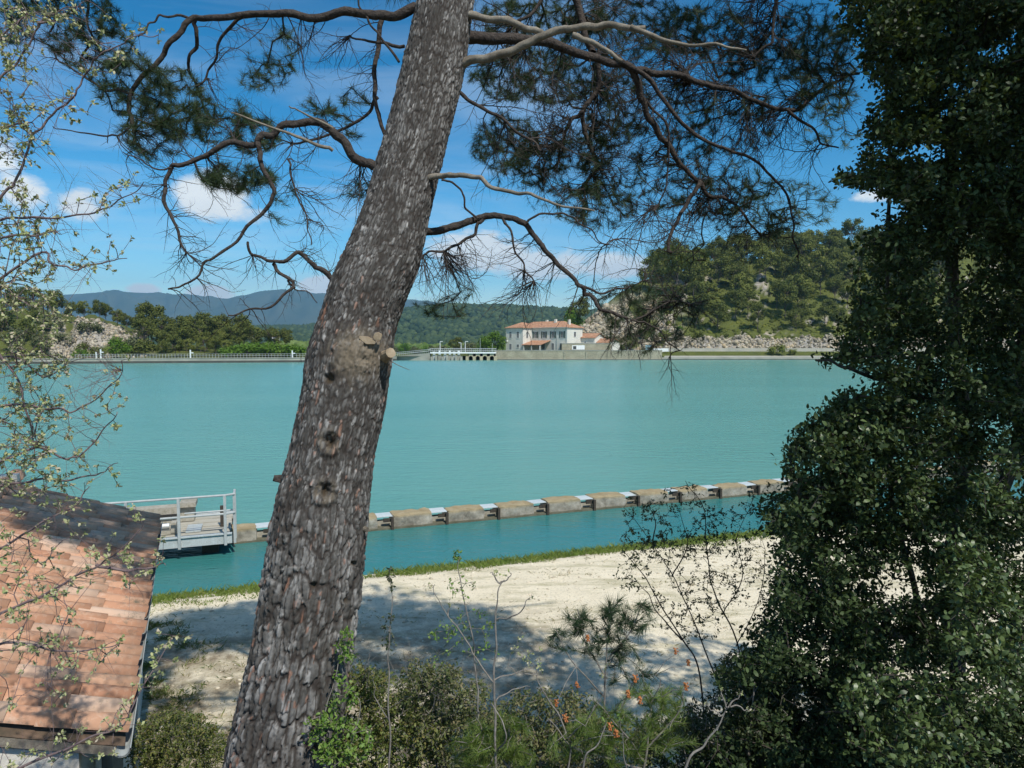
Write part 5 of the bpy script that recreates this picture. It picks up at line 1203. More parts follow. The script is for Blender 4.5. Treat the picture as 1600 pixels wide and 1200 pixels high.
def ellip(cx, cy, rx, ry, y0, y1, n, r0):
    a = r0.random(n) * 6.283; q = np.sqrt(r0.random(n))
    return np.array([at(cx + rx * q[i] * math.cos(a[i]), cy + ry * q[i] * math.sin(a[i]), y0 + (y1 - y0) * r0.random()) for i in range(n)])
r0 = np.random.default_rng(17)
NEED = [(90, 30, 120, 50, 4.2, 5.0, 150), (150, 70, 60, 45, 4.2, 4.8, 60), (205, 130, 62, 50, 4.1, 4.8, 130), (275, 165, 55, 62, 4.1, 4.8, 150), (240, 215, 60, 35, 4.1, 4.8, 50), (375, 208, 65, 32, 4.2, 4.7, 85), (345, 178, 50, 28, 4.1, 4.7, 40), (372, 278, 62, 24, 4.0, 4.5, 95),
        (430, 80, 45, 60, 4.3, 4.8, 28), (410, 120, 40, 25, 4.3, 4.8, 22), (500, 165, 30, 16, 4.4, 4.8, 14), (545, 180, 35, 45, 4.5, 4.9, 20), (560, 300, 25, 14, 4.3, 4.6, 8), (440, 315, 20, 40, 4.0, 4.3, 10),
        (840, 120, 110, 42, 5.2, 6.2, 190), (850, 30, 110, 40, 5.2, 6.2, 130), (790, 225, 55, 45, 5.2, 6.0, 100), (880, 250, 80, 55, 5.2, 6.0, 130), (960, 170, 60, 60, 5.4, 6.4, 90), (990, 40, 110, 50, 5.6, 6.6, 150),
        (1110, 50, 90, 45, 5.6, 6.6, 110), (1200, 100, 90, 28, 5.4, 6.4, 90), (1270, 60, 60, 60, 5.4, 6.2, 70), (1010, 250, 110, 80, 5.4, 6.4, 120), (930, 320, 70, 35, 5.2, 6.0, 60), (1130, 200, 90, 60, 5.4, 6.4, 60), (1110, 300, 70, 45, 5.6, 6.4, 60),
        (985, 480, 55, 40, 4.3, 5.0, 75), (1040, 440, 45, 45, 4.5, 5.2, 30), (1050, 500, 60, 50, 4.4, 5.1, 65), (985, 530, 50, 25, 4.3, 4.8, 30), (690, 480, 45, 22, 4.2, 4.6, 22), (720, 450, 40, 40, 4.2, 4.6, 8), (1170, 350, 60, 30, 5.2, 5.8, 30)]
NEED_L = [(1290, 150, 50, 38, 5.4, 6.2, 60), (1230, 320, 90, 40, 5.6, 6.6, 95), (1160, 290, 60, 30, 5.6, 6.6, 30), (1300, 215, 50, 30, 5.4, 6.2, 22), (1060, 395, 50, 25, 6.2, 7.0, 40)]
BARE = [(300, 200, 110, 90, 4.1, 4.6, 90), (880, 150, 150, 130, 4.8, 5.8, 170), (1050, 250, 200, 130, 5.2, 6.0, 170), (1130, 90, 180, 80, 5.2, 6.0, 110), (1040, 470, 90, 50, 4.3, 4.9, 60), (1150, 330, 120, 60, 5.2, 5.9, 90), (110, 60, 100, 60, 4.3, 4.7, 40), (400, 110, 80, 80, 4.2, 4.7, 40), (340, 440, 70, 50, 3.9, 4.3, 34), (420, 440, 70, 50, 3.9, 4.3, 34), (470, 330, 50, 60, 4.0, 4.4, 34), (280, 380, 40, 50, 3.9, 4.2, 20), (700, 430, 55, 60, 4.1, 4.5, 50), (780, 440, 80, 60, 4.1, 4.6, 70), (870, 450, 60, 55, 4.1, 4.6, 50),
        (1020, 510, 70, 45, 4.3, 4.9, 26), (950, 560, 40, 30, 4.2, 4.6, 8), (1235, 380, 25, 60, 5.1, 5.4, 30), (1150, 370, 90, 50, 5.2, 5.8, 50), (840, 200, 70, 70, 4.6, 5.6, 50), (520, 120, 50, 70, 4.4, 4.8, 44), (230, 270, 60, 50, 4.0, 4.4, 30),
        (470, 220, 60, 50, 4.1, 4.6, 30), (560, 130, 40, 70, 4.4, 4.8, 24), (1050, 220, 130, 100, 5.2, 6.0, 110), (1180, 160, 110, 80, 5.2, 6.0, 70), (950, 370, 90, 40, 4.4, 5.4, 40), (560, 330, 50, 30, 4.2, 4.6, 30), (520, 390, 30, 40, 4.1, 4.4, 10), (330, 320, 70, 60, 4.0, 4.4, 24), (760, 380, 60, 40, 4.1, 4.4, 24), (1100, 60, 200, 60, 5.2, 6.0, 70)]
TN = np.vstack([ellip(*e, r0) for e in [(*q[:6], int(q[6] * (1.25 if q[0] < 640 else (.9 if q[1] > 420 else 2.0)))) for q in NEED + [(1050, 85, 290, 100, 5.2, 6.4, 190), (960, 210, 220, 150, 5.2, 6.2, 160), (1290, 90, 60, 70, 5.2, 6.2, 60)]]]); TLt = np.vstack([ellip(*e, r0) for e in [(*q[:6], int(q[6] * 1.6)) for q in NEED_L]]); TB = np.vstack([ellip(*e, r0) for e in [(*q[:6], int(q[6] * .9)) for q in BARE]])
def ball(c, r, n, r0): d = rand_dirs(n, r0); return np.array(c) + d * (r0.random((n, 1)) ** .45) * np.array(r)
TU = np.vstack([ball((2.2, 5.6, 8.9), (1.5, .95, .5), 800, r0), ball((-1.7, 5.3, 8.7), (1.4, 1.0, .5), 760, r0), ball((.5, 5.9, 8.9), (1.5, .9, .5), 560, r0), ball((1.2, 5.4, 10.2), (1.8, 1.1, .8), 260, r0), ball((-3.1, 4.9, 8.4), (1.4, .8, .45), 330, r0), ball((-2.6, 4.0, 8.35), (1.3, .6, .35), 420, r0), ball((-1.0, 5.9, 8.5), (1.1, 1.0, .35), 520, r0), ball((2.6, 5.3, 8.5), (1.3, .8, .3), 460, r0)])
TALL = np.vstack([TN, TLt, TU])
n0 = len(SKEL); GP, GPAR, GE = grow(SKEL, TALL, .12, .09, .10, .06, 5)
V, F = twig_mesh(GP, GPAR, n0, .00125, .010, .42); tw = link('twigs', mesh_np('twigs', V, F, [M['twig_dark']]), pine); tw['kind'] = 'stuff'
def tuft_template(n, L, seed, spread=1.0):
    r1 = np.random.default_rng(seed); V, F = [], []
    for i in range(n):
        ph = r1.random() * 6.28; a = R(r1.uniform(18, 75)) * spread; l = L * r1.uniform(.65, 1.1); y0 = r1.uniform(-.07, .005)
        d = np.array((math.sin(a) * math.cos(ph), math.cos(a), math.sin(a) * math.sin(ph))); s = np.cross(d, (0.3, .2, .9)); s = s / np.linalg.norm(s) * .0012
        b = np.array((0, y0, 0)); V += [b - s, b + s, b + d * l]; F.append((3 * i, 3 * i + 1, 3 * i + 2))
    return np.array(V), np.array(F)
def tufts(name, idx, mat, scale, parent, n=34, L=.075, seed=0, GP_=None, PAR_=None, spread=1.0, gravity=0.25):
    GPp = GP if GP_ is None else GP_; PARp = GPAR if PAR_ is None else PAR_
    e = np.array(idx); D = GPp[e] - GPp[PARp[e]]; D /= np.maximum(np.linalg.norm(D, axis=1, keepdims=True), 1e-6); D[:, 2] += gravity
    parts = []; rr = np.random.default_rng(seed)
    for s_ in range(4):
        q = np.arange(len(e)) % 4 == s_
        if q.sum() == 0: continue
        tV, tF = tuft_template(n, L, seed * 10 + s_, spread); parts.append(scatter(tV, tF, GPp[e[q]], D[q], rand_dirs(q.sum(), rr), scale * rr.uniform(.8, 1.25, q.sum())))
    V, F = join(parts); o = link(name, mesh_np(name, V, F, [mat]), parent); o['kind'] = 'stuff'; return o
a, b, c = len(TN), len(TN) + len(TLt), len(TN) + len(TLt)
def fans(targets, nodes, r0, rs=1.0):
    segA, segB, ra, rb = [], [], [], []
    nodes = np.array(nodes)
    def run(p, d, L, r, depth):
        n = max(4, int(L / .028)); st = L / n; side = r0.choice([-1, 1]); curl = r0.normal(size=3) * .10
        for i in range(n):
            d = d + curl + r0.normal(size=3) * .10 + np.array((0, 0, -.035)); d /= np.linalg.norm(d)
            if r0.random() < .12: curl = r0.normal(size=3) * .10
            q = p + d * st; t0, t1 = i / n, (i + 1) / n
            segA.append(p); segB.append(q); ra.append(r * (1 - .72 * t0)); rb.append(r * (1 - .72 * t1)); p = q
            if depth < 2 and i > 0 and r0.random() < (.62 if depth == 0 else .4):
                ax = rand_dirs(1, r0)[0]; sd_ = np.cross(d, ax); sd_ /= np.linalg.norm(sd_)
                run(p, d * .75 + sd_ * .8, L * (1 - t1 * .6) * r0.uniform(.28, .5), r * (1 - .72 * t1) * .62, depth + 1)
    for t in targets:
        dn = np.linalg.norm(nodes - t, axis=1); j = int(dn.argmin()); v = t - nodes[j]; L = min(max(.12, np.linalg.norm(v) * 1.15), .7)
        run(nodes[j], v / max(np.linalg.norm(v), 1e-6) + r0.normal(size=3) * .25, L, (.0011 + .0042 * L) * rs, 0)
    return edge_prisms(np.array(segA), np.array(segB), np.array(ra), np.array(rb), 3)
V, F = fans(TB, SKEL, np.random.default_rng(77), 1.3); link('bare_twigs', mesh_np('bare_twigs', V, F, [M['twig_dark']]), pine)['kind'] = 'stuff'
# each target also gets a second tuft a little way back along its twig
back = [int(GPAR[e]) for e in GE[:a] if GPAR[e] >= n0]
tufts('needles', list(GE[:a]) + back, M['needle'], .86, pine, 32, .072, 1)
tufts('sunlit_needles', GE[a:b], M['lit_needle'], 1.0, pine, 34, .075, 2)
tufts('top_needles', GE[b:], M['needle'], 2.8, pine, 44, .08, 3)
# stubs and torn wood on the trunk
def stub(px, py, Y, d, L, r, mat, name='branch_stub', tp=.93, rg=.07):
    a = at(px, py, Y); d = np.array(d, float); d /= np.linalg.norm(d); V, F = tube_np([a - d * .05, a, a + d * L * .5, a + d * L], [r * 1.35, r * 1.15, r * (1 + tp) / 2, r * tp], 12, rg, int(px))
    me = MB(); me.V = [Vector(v) for v in V]; me.F = [list(map(int, f)) for f in F] + [[36 + i for i in range(12)]]; return me.build(name, mat, pine)
stub(603, 556, 3.90, (.45, -.85, .2), .09, .030, M['cutwood']); stub(452, 752, 3.93, (-1, -.3, .30), .09, .036, M['limb'], tp=.45, rg=.3); stub(568, 826, 3.86, (.8, -.5, -.1), .03, .016, M['sunlit_deadwood'])
stub(440, 832, 3.9, (-1, -.2, .1), .03, .02, M['limb'])
for (px, py, Lx, Lz, ry) in ((541, 549, .026, .12, -.45), (556, 543, .020, .10, -.6), (574, 531, .035, .10, 1.25), (590, 526, .05, .045, .3)):
    c_ = at(px, py, 3.815); Mx = Matrix.Translation(Vector(c_)) @ Matrix.Rotation(-ry, 4, 'Y') @ Matrix.Rotation(.15, 4, 'X')
    V, F = rough_box(Lx, .035, Lz, .022, int(px), .012); V -= np.array((Lx / 2, .0, Lz / 2)); V[:, 0] *= 1.25 - 1.7 * np.abs(V[:, 2]) / Lz; V[:, 1] *= .8 - .5 * V[:, 2] / Lz; V = np.array([Mx @ Vector(v) for v in V]); link('torn_wood', mesh_np('torn_wood', V, F, [M['cutwood']]), pine)
limb([(612, 565), (625, 572), (640, 578)], .003, .0015, 3.85, 3.75, True, 'thin_twig', wob=0, sk=False)

# ================================================================== HOLM OAK
oak = thing('holm_oak', 'dense dark holm oak with small leathery leaves standing in its own shade', 'oak tree')
OSK = []
def stem(pts, r0_, r1_, parent, mat, name='stem', store=None, wob=.015, n=8, per=7):
    W3 = [at(p[0], p[1], p[2]) if len(p) == 3 and not isinstance(p, np.ndarray) else p for p in pts]
    PP = smooth_path(W3, per, wob, int(abs(pts[0][0] * 7 + pts[-1][1])) % 9999); V, F = tube_np(PP, np.linspace(r0_, r1_, len(PP)), n, .1)
    o = link(name, mesh_np(name, V, F, [mat], True), parent)
    if store is not None: store += [q for q in PP[::2]]
    return PP
M['oak_bark'] = simple('oak_bark', (0.03, 0.027, 0.022), (0.09, 0.08, 0.065), 25, 0.9, 0.7, 0.01)
OT2 = None
stem([(1500, 1330, 4.6), (1495, 1100, 4.6), (1490, 850, 4.65), (1500, 600, 4.7), (1480, 260, 4.8), (1462, 190, 4.8), (1440, -50, 4.8), (1400, -300, 4.6)], .055, .025, oak, M['oak_bark'], 'trunk', OSK)
stem([(1495, 1050, 4.6), (1420, 900, 4.5), (1390, 700, 4.4), (1385, 500, 4.5), (1390, 280, 4.6), (1380, 100, 4.8)], .022, .008, oak, M['oak_bark'], 'branch', OSK)
stem([(1490, 900, 4.6), (1570, 750, 4.3), (1610, 500, 4.1), (1620, 200, 4.0), (1600, -100, 3.6)], .05, .02, oak, M['oak_bark'], 'branch', OSK)
stem([(1495, 1000, 4.6), (1420, 1000, 4.2), (1330, 960, 3.9), (1270, 860, 3.7), (1250, 740, 3.6)], .03, .008, oak, M['oak_bark'], 'branch', OSK)
stem([(1495, 700, 4.7), (1440, 620, 4.4), (1380, 590, 4.2), (1320, 570, 4.0), (1290, 565, 4.0)], .02, .006, oak, M['oak_bark'], 'branch', OSK)
stem([(1490, 1100, 4.6), (1420, 1120, 4.0), (1350, 1130, 3.6)], .03, .01, oak, M['oak_bark'], 'branch', OSK)
uo = [np.array(v) for v in ((2.9, 4.7, 8.6), (3.4, 3.4, 8.8), (4.0, 2.0, 8.6), (4.4, .8, 8.4), (4.6, -.3, 8.4))]
stem([at(1400, -300, 4.6)] + uo, .05, .02, oak, M['oak_bark'], 'branch', OSK)
stem([at(1600, -100, 3.6), np.array((3.6, 2.4, 7.9)), np.array((4.6, 1.4, 8.2)), np.array((5.4, .3, 8.4))], .04, .015, oak, M['oak_bark'], 'branch', OSK)
EDGE = [(-60, 1270), (0, 1290), (60, 1330), (100, 1345), (140, 1360), (200, 1350), (250, 1345), (272, 1300), (300, 1335), (318, 1420), (345, 1380), (380, 1350), (430, 1340), (470, 1330), (510, 1320), (535, 1300), (560, 1275), (572, 1330), (590, 1370), (615, 1350), (632, 1290), (680, 1250), (720, 1240), (760, 1215), (800, 1190), (860, 1215), (900, 1205), (950, 1190), (1000, 1165), (1050, 1130), (1100, 1110), (1200, 1080), (1300, 1060)]
ey = [e[0] for e in EDGE]; ex = [e[1] for e in EDGE]
def oak_ok(px, py, r1):
    e = np.interp(py, ey, ex) + 46 * (float(fbm(np.array(py / 55.0), np.array(3.3), seed=200, oct=3)) - .52)
    if px < e - 3: return False
    d = px - e
    p = min(1.0, .24 + d / 80.0) * (.62 if (py > 400 and px > 1350) else 1.0)
    for (hx_, hy_, rx, ry, k_) in ((1330, 900, 175, 60, .2), (1405, 905, 95, 30, .5), (1310, 850, 50, 35, .4), (1290, 960, 60, 30, .25), (1560, 85, 28, 18, .9), (1405, 150, 16, 14, .9), (1450, 240, 60, 16, .75), (1392, 242, 30, 10, .8), (1450, 850, 30, 20, .6), (1530, 865, 30, 18, .6), (1545, 725, 18, 12, .5), (1350, 560, 60, 22, .5), (1240, 1000, 60, 40, .3), (1480, 35, 14, 12, .7)):
        if ((px - hx_) / rx) ** 2 + ((py - hy_) / ry) ** 2 < 1: p *= 1 - k_
    return r1.random() < p
r1 = random.Random(31); OT = []
while len(OT) < 7900:
    py = r1.uniform(-60, 1260); px = r1.uniform(1040, 1680)
    if oak_ok(px, py, r1):
        q_ = at(px, py, r1.choice([r1.uniform(3.3, 4.4), r1.uniform(4.2, 5.8)]))
        if float(fbm(np.array(q_[0] * 2.6), np.array(q_[1] * 2.6), np.array(q_[2] * 2.6), 205, 2)) > .44 or r1.random() < .18: OT.append(q_)
OT = np.array(OT); OT = OT[OT[:, 2] > z_near(OT[:, 0], OT[:, 1]) + .05]
r0 = np.random.default_rng(23)
OU = np.vstack([ball((3.9, 2.1, 8.2), (1.6, 1.2, .9), 480, r0), ball((3.6, 2.8, 8.7), (1.3, 1.0, .7), 200, r0), ball((5.9, 4.6, 7.3), (1.4, 1.4, 1.8), 360, r0)])
n0o = len(OSK); OP, OPAR, OE = grow(OSK, np.vstack([OT, OU]), .15, .13, .12, 0, 6)
V, F = twig_mesh(OP, OPAR, n0o, .0014, .012, .42); link('twigs', mesh_np('oak_twigs', V, F, [M['twig_dark']]), oak)['kind'] = 'stuff'
OVAL = (np.array([(0, 0, 0), (-.22, .28, .07), (-.24, .62, .08), (0, 1, -.05), (.24, .62, .08), (.22, .28, .07), (0, .5, 0)]), np.array([(0, 6, 2, 1), (6, 3, 2, 2), (0, 5, 4, 6), (6, 4, 3, 3)]))
OVAL = (np.array([(0, 0, 0), (-.24, .3, .06), (-.22, .7, .03), (0, 1, -.10), (.22, .7, .08), (.24, .3, .02)]), np.array([(0, 1, 5), (1, 2, 4), (1, 4, 5), (2, 3, 4)]))
def sprays(name, GPp, PARp, ends, mat, parent, per, Ll, spread, seed, tmpl=OVAL, up=.35, tilt=.9, Lj=(.6, 1.2)):
    rr = np.random.default_rng(seed); e = np.repeat(np.array(ends), per); n = len(e)
    D0 = GPp[e] - GPp[PARp[e]]; D0 /= np.maximum(np.linalg.norm(D0, axis=1, keepdims=True), 1e-6)
    t = rr.random(n); P = GPp[e] - D0 * (t * spread * 1.6)[:, None] + rr.normal(size=(n, 3)) * spread * .28
    D = D0 * .6 + rand_dirs(n, rr) * tilt; N = rand_dirs(n, rr) * .8 + np.array([0, 0, up * 2])
    V, F = scatter(tmpl[0], tmpl[1], P, D, N, Ll * rr.uniform(Lj[0], Lj[1], n)); o = link(name, mesh_np(name, V, F, [mat]), parent); o['kind'] = 'stuff'; return o
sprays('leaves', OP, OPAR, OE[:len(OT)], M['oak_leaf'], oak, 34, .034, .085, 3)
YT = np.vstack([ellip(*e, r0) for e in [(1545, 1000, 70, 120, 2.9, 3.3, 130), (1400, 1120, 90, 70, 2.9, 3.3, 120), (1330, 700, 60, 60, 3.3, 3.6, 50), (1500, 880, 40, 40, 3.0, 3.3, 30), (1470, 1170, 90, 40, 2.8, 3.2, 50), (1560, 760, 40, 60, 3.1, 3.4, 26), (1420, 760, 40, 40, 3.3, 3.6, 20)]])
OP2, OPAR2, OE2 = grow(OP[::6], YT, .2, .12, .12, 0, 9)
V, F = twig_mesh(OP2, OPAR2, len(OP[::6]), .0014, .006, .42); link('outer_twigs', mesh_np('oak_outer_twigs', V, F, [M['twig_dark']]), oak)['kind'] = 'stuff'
M['oak_lit'] = leaf_mat('sunlit_oak_leaves', [(0.035, 0.056, 0.018), (0.065, 0.10, 0.03), (0.11, 0.15, 0.05)], 0.15, 0.42, 0.45)  # brighter leaf colour stands in for sun on the oak's lit patches
sprays('sunlit_outer_leaves', OP2, OPAR2, OE2, M['oak_lit'], oak, 15, .034, .07, 5)
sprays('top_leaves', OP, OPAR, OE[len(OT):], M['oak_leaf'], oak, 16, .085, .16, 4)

# ================================================================== SHRUBS AND SAPLINGS
def shrub(name, label, cat, skel, targets, mat_st, leaf=None, r0_=.0013, rmax=.008, step=.06, alpha=.2, wig=.15, per=6, Ll=.018, spread=.03, seed=1, group=None, up=.35, leafname='leaves', needle=None, radii=None, tmpl=OVAL):
    t = thing(name, label, cat, group=group); SK = []
    for q, sk in enumerate(skel):
        pts, ra, rb = sk; stem(pts, ra, rb, t, mat_st, 'stem' if q == 0 else 'branch', SK, wob=.004, n=7)
    if targets is not None and len(targets):
        n0_ = len(SK); P_, PAR_, E_ = grow(SK, targets, alpha, step, wig, 0, seed)
        V, F = twig_mesh(P_, PAR_, n0_, r0_ * .85, rmax, .38); link('twigs', mesh_np(name + '_twigs', V, F, [mat_st]), t)['kind'] = 'stuff'
        if leaf is not None: sprays(leafname, P_, PAR_, E_, leaf, t, per, Ll, spread, seed, up=up, tmpl=tmpl)
        if needle is not None: tufts('needles', E_, needle[0], needle[1], t, needle[2], needle[3], seed, P_, PAR_, needle[4])
        return t, P_, PAR_, E_
    return t, None, None, None
r0 = np.random.default_rng(41)
# budding tree at the picture's edge, leaning in from the bank
BR = [[(-260, 900, 2.6), (-120, 700, 2.6), (-40, 560, 2.6), (-10, 480, 2.6), (20, 380, 2.6)],
      [(-200, 500, 2.5), (-60, 400, 2.5), (0, 306, 2.5), (22, 290, 2.5), (40, 240, 2.5), (62, 198, 2.5), (92, 172, 2.5), (116, 150, 2.45), (132, 120, 2.45), (152, 88, 2.4), (180, 70, 2.4), (210, 60, 2.4), (240, 60, 2.4)],
      [(-100, 300, 2.7), (-30, 170, 2.7), (0, 126, 2.7), (30, 86, 2.7), (60, 42, 2.7), (72, 26, 2.7), (110, 12, 2.7), (136, -4, 2.7)], [(60, 42, 2.7), (75, 30, 2.7), (55, 36, 2.7)],
      [(-120, 380, 2.6), (0, 344, 2.6), (60, 340, 2.6), (130, 336, 2.55), (180, 318, 2.5), (226, 284, 2.45)], [(-80, 420, 2.4), (0, 372, 2.4), (60, 366, 2.4), (95, 362, 2.4)],
      [(-60, 470, 2.6), (20, 425, 2.6), (62, 398, 2.6), (90, 416, 2.6), (120, 418, 2.6), (162, 410, 2.55), (197, 398, 2.5)],
      [(-60, 640, 2.6), (20, 632, 2.6), (60, 636, 2.6), (105, 641, 2.6), (130, 636, 2.6), (175, 598, 2.55), (196, 572, 2.5)],
      [(-80, 760, 2.5), (10, 720, 2.5), (60, 700, 2.5), (95, 715, 2.5), (130, 708, 2.5), (165, 668, 2.5), (185, 645, 2.5)], [(-60, 800, 2.6), (0, 760, 2.6), (60, 752, 2.6), (120, 748, 2.6), (158, 738, 2.6), (182, 724, 2.6)],
      [(-120, 920, 2.4), (0, 856, 2.4), (55, 822, 2.4), (115, 790, 2.4), (136, 766, 2.4)], [(-120, 1060, 2.3), (0, 960, 2.3), (60, 935, 2.3), (105, 909, 2.3), (154, 879, 2.3), (192, 854, 2.3), (228, 810, 2.3)],
      [(150, 882, 2.3), (200, 890, 2.3), (240, 885, 2.3), (262, 878, 2.3)], [(-100, 1060, 2.4), (10, 1005, 2.4), (80, 1016, 2.4), (150, 1014, 2.4), (195, 1005, 2.4)], [(-100, 1250, 2.2), (60, 1190, 2.2), (140, 1150, 2.2), (200, 1120, 2.2), (270, 990, 2.3)],
      [(-10, 540, 2.6), (30, 600, 2.6), (48, 680, 2.6), (60, 740, 2.6)], [(-30, 560, 2.6), (30, 560, 2.7), (70, 590, 2.7), (110, 560, 2.7)], [(-60, 240, 2.5), (0, 200, 2.5), (40, 195, 2.5), (62, 198, 2.5)], [(-60, 100, 2.6), (10, 50, 2.6), (50, 10, 2.6)]]
BT = []
for b in BR[1:]:
    for q in range(len(b) - 1):
        for _ in range(int(max(2, math.hypot(b[q + 1][0] - b[q][0], b[q + 1][1] - b[q][1]) / 6))):
            t = r0.random(); p = [b[q][k] + (b[q + 1][k] - b[q][k]) * t for k in range(3)]
            if p[0] < -80: continue
            BT.append(at(p[0] + r0.normal() * 17, p[1] + r0.normal() * 17, p[2] + r0.normal() * .08))
for e in [(15, 150, 35, 60, 2.3, 2.9, 34), (20, 220, 35, 50, 2.3, 2.9, 34), (20, 340, 45, 60, 2.3, 2.9, 46), (35, 420, 55, 50, 2.3, 2.9, 55), (50, 500, 65, 50, 2.3, 2.9, 75), (50, 590, 65, 60, 2.3, 2.9, 85), (45, 670, 65, 50, 2.3, 2.9, 75), (50, 740, 70, 35, 2.3, 2.9, 45),
          (100, 880, 110, 60, 2.2, 2.7, 30), (60, 940, 80, 60, 2.2, 2.7, 26), (110, 1030, 90, 40, 2.2, 2.7, 22), (50, 1090, 60, 40, 2.2, 2.7, 12), (60, 20, 70, 40, 2.4, 2.8, 30), (20, 60, 30, 50, 2.4, 2.8, 20)]: BT += list(ellip(*e, r0))
shrub('budding_tree', 'slender spring tree with pale budding leaf clusters reaching over the shed roof', 'tree', [(b, .0085 if i == 0 else .0056, .0014) for i, b in enumerate(BR)], np.array(BT)[np.random.default_rng(4).random(len(BT)) < .97], M['twig_red'], M['bud_leaf'], .0009, .0035, .045, .12, .09, 9, .0155, .010, 8, leafname='leaf_clusters')

bt_ = bpy.data.objects['budding_tree']; SKB = []
for b in BR: SKB += [at(*[b[q][k] + (b[q + 1][k] - b[q][k]) * t for k in range(3)]) for q in range(len(b) - 1) for t in (0, .25, .5, .75)]
TBb = np.vstack([ellip(*e, r0) for e in [(30, 180, 60, 120, 2.3, 2.8, 70), (60, 380, 110, 80, 2.3, 2.8, 80), (70, 580, 110, 100, 2.3, 2.8, 90), (70, 720, 110, 50, 2.3, 2.8, 50), (110, 900, 110, 90, 2.2, 2.6, 50), (90, 60, 100, 60, 2.4, 2.7, 40), (190, 290, 60, 50, 2.4, 2.6, 14), (80, 1080, 90, 80, 2.2, 2.5, 24)]])
V, F = fans(TBb, SKB, np.random.default_rng(78), .6); V = V; link('bare_twigs', mesh_np('bud_bare_twigs', V, F, [M['twig_red']]), bt_)['kind'] = 'stuff'

def gz(x, y): return float(z_near(x, y))
def root(px, Y):
    x = at(px, 1100, Y)[0]; return np.array((x, Y, gz(x, Y) - .05))
def ellT(lst, k=1.0): return np.vstack([ellip(*(*e[:6], int(e[6] * k)), r0) for e in lst])
shrub('box_shrub', 'low rounded olive green box shrub at the corner of the shed', 'shrub', [([root(275, 4.7), at(270, 1150, 4.7)], .012, .005), ([root(290, 4.7), at(310, 1160, 4.7)], .01, .004), ([root(270, 4.7), at(235, 1170, 4.6)], .01, .004)],
      ellT([(278, 1160, 80, 42, 4.4, 5.0, 330), (275, 1135, 62, 26, 4.5, 4.9, 200), (290, 1185, 70, 30, 4.4, 4.8, 160), (222, 1180, 34, 28, 4.5, 4.8, 80)]), M['twig_grey'], M['box_leaf'], per=14, Ll=.019, spread=.035, seed=9)
cs_ = [('evergreen_shrub', 'dense small-leaved evergreen shrub touching the foot of the big pine', 590, 3.9, [(585, 1110, 70, 62, 3.7, 4.2, 230), (610, 1170, 95, 50, 3.6, 4.1, 200), (560, 1070, 34, 34, 3.8, 4.1, 50)], 'box_leaf', 10),
       ('evergreen_shrub', 'twiggy evergreen shrub with a few brown leaves in the middle of the bank', 700, 3.9, [(690, 1095, 75, 50, 3.7, 4.3, 200), (730, 1155, 90, 52, 3.6, 4.2, 200), (670, 1055, 50, 24, 3.9, 4.3, 50)], 'mid_leaf', 11),
       ('evergreen_shrub', 'dark evergreen shrub at the bottom of the bank behind the young pines', 830, 3.8, [(850, 1120, 90, 44, 3.7, 4.3, 170), (930, 1165, 100, 50, 3.7, 4.3, 220), (800, 1180, 70, 34, 3.6, 4.1, 110)], 'mid_leaf', 12),
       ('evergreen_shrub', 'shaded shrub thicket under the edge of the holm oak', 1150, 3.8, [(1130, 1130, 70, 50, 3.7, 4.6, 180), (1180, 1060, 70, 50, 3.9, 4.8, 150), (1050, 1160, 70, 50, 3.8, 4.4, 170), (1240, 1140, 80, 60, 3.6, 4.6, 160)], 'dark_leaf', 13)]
for nm, lb, px, Y, E, mt, sd in cs_:
    c0_ = E[0]; t, P_, PAR_, E_ = shrub(nm, lb, 'shrub', [([root(px, Y), at(c0_[0], c0_[1] + 20, Y)], .012, .004), ([root(px + 15, Y), at(E[1][0], E[1][1], Y)], .01, .004), ([root(px - 12, Y), at(E[-1][0], E[-1][1], Y)], .008, .003)], ellT(E, 1.7), M['twig_grey'], M[mt], per=14, Ll=.022, spread=.045, seed=sd)
    tq = np.vstack([ellip(e[0], e[1] - 30, e[2] * 1.2, e[3] * 1.1, e[4] - .1, e[5], 16, r0) for e in E]); V, F = fans(tq, P_[::5], np.random.default_rng(sd), .8); link('bare_twigs', mesh_np(nm + '_bare', V, F, [M['twig_grey']]), t)['kind'] = 'stuff'
shrub('climbing_shrub', 'bright green leafy sprout growing against the foot of the big pine', 'shrub', [([root(520, 3.55), at(505, 1150, 3.5), at(520, 1080, 3.52), at(540, 1000, 3.6)], .005, .002), ([root(505, 3.5), at(560, 1120, 3.5), at(556, 1080, 3.5)], .004, .002)],
      ellT([(505, 1150, 28, 40, 3.4, 3.55, 60), (535, 1100, 22, 40, 3.45, 3.55, 40), (540, 1010, 16, 26, 3.5, 3.65, 22), (560, 1160, 26, 30, 3.4, 3.55, 34), (525, 1180, 30, 20, 3.4, 3.5, 30)]), M['twig_grey'], M['spring_leaf'], per=7, Ll=.026, spread=.03, seed=14)
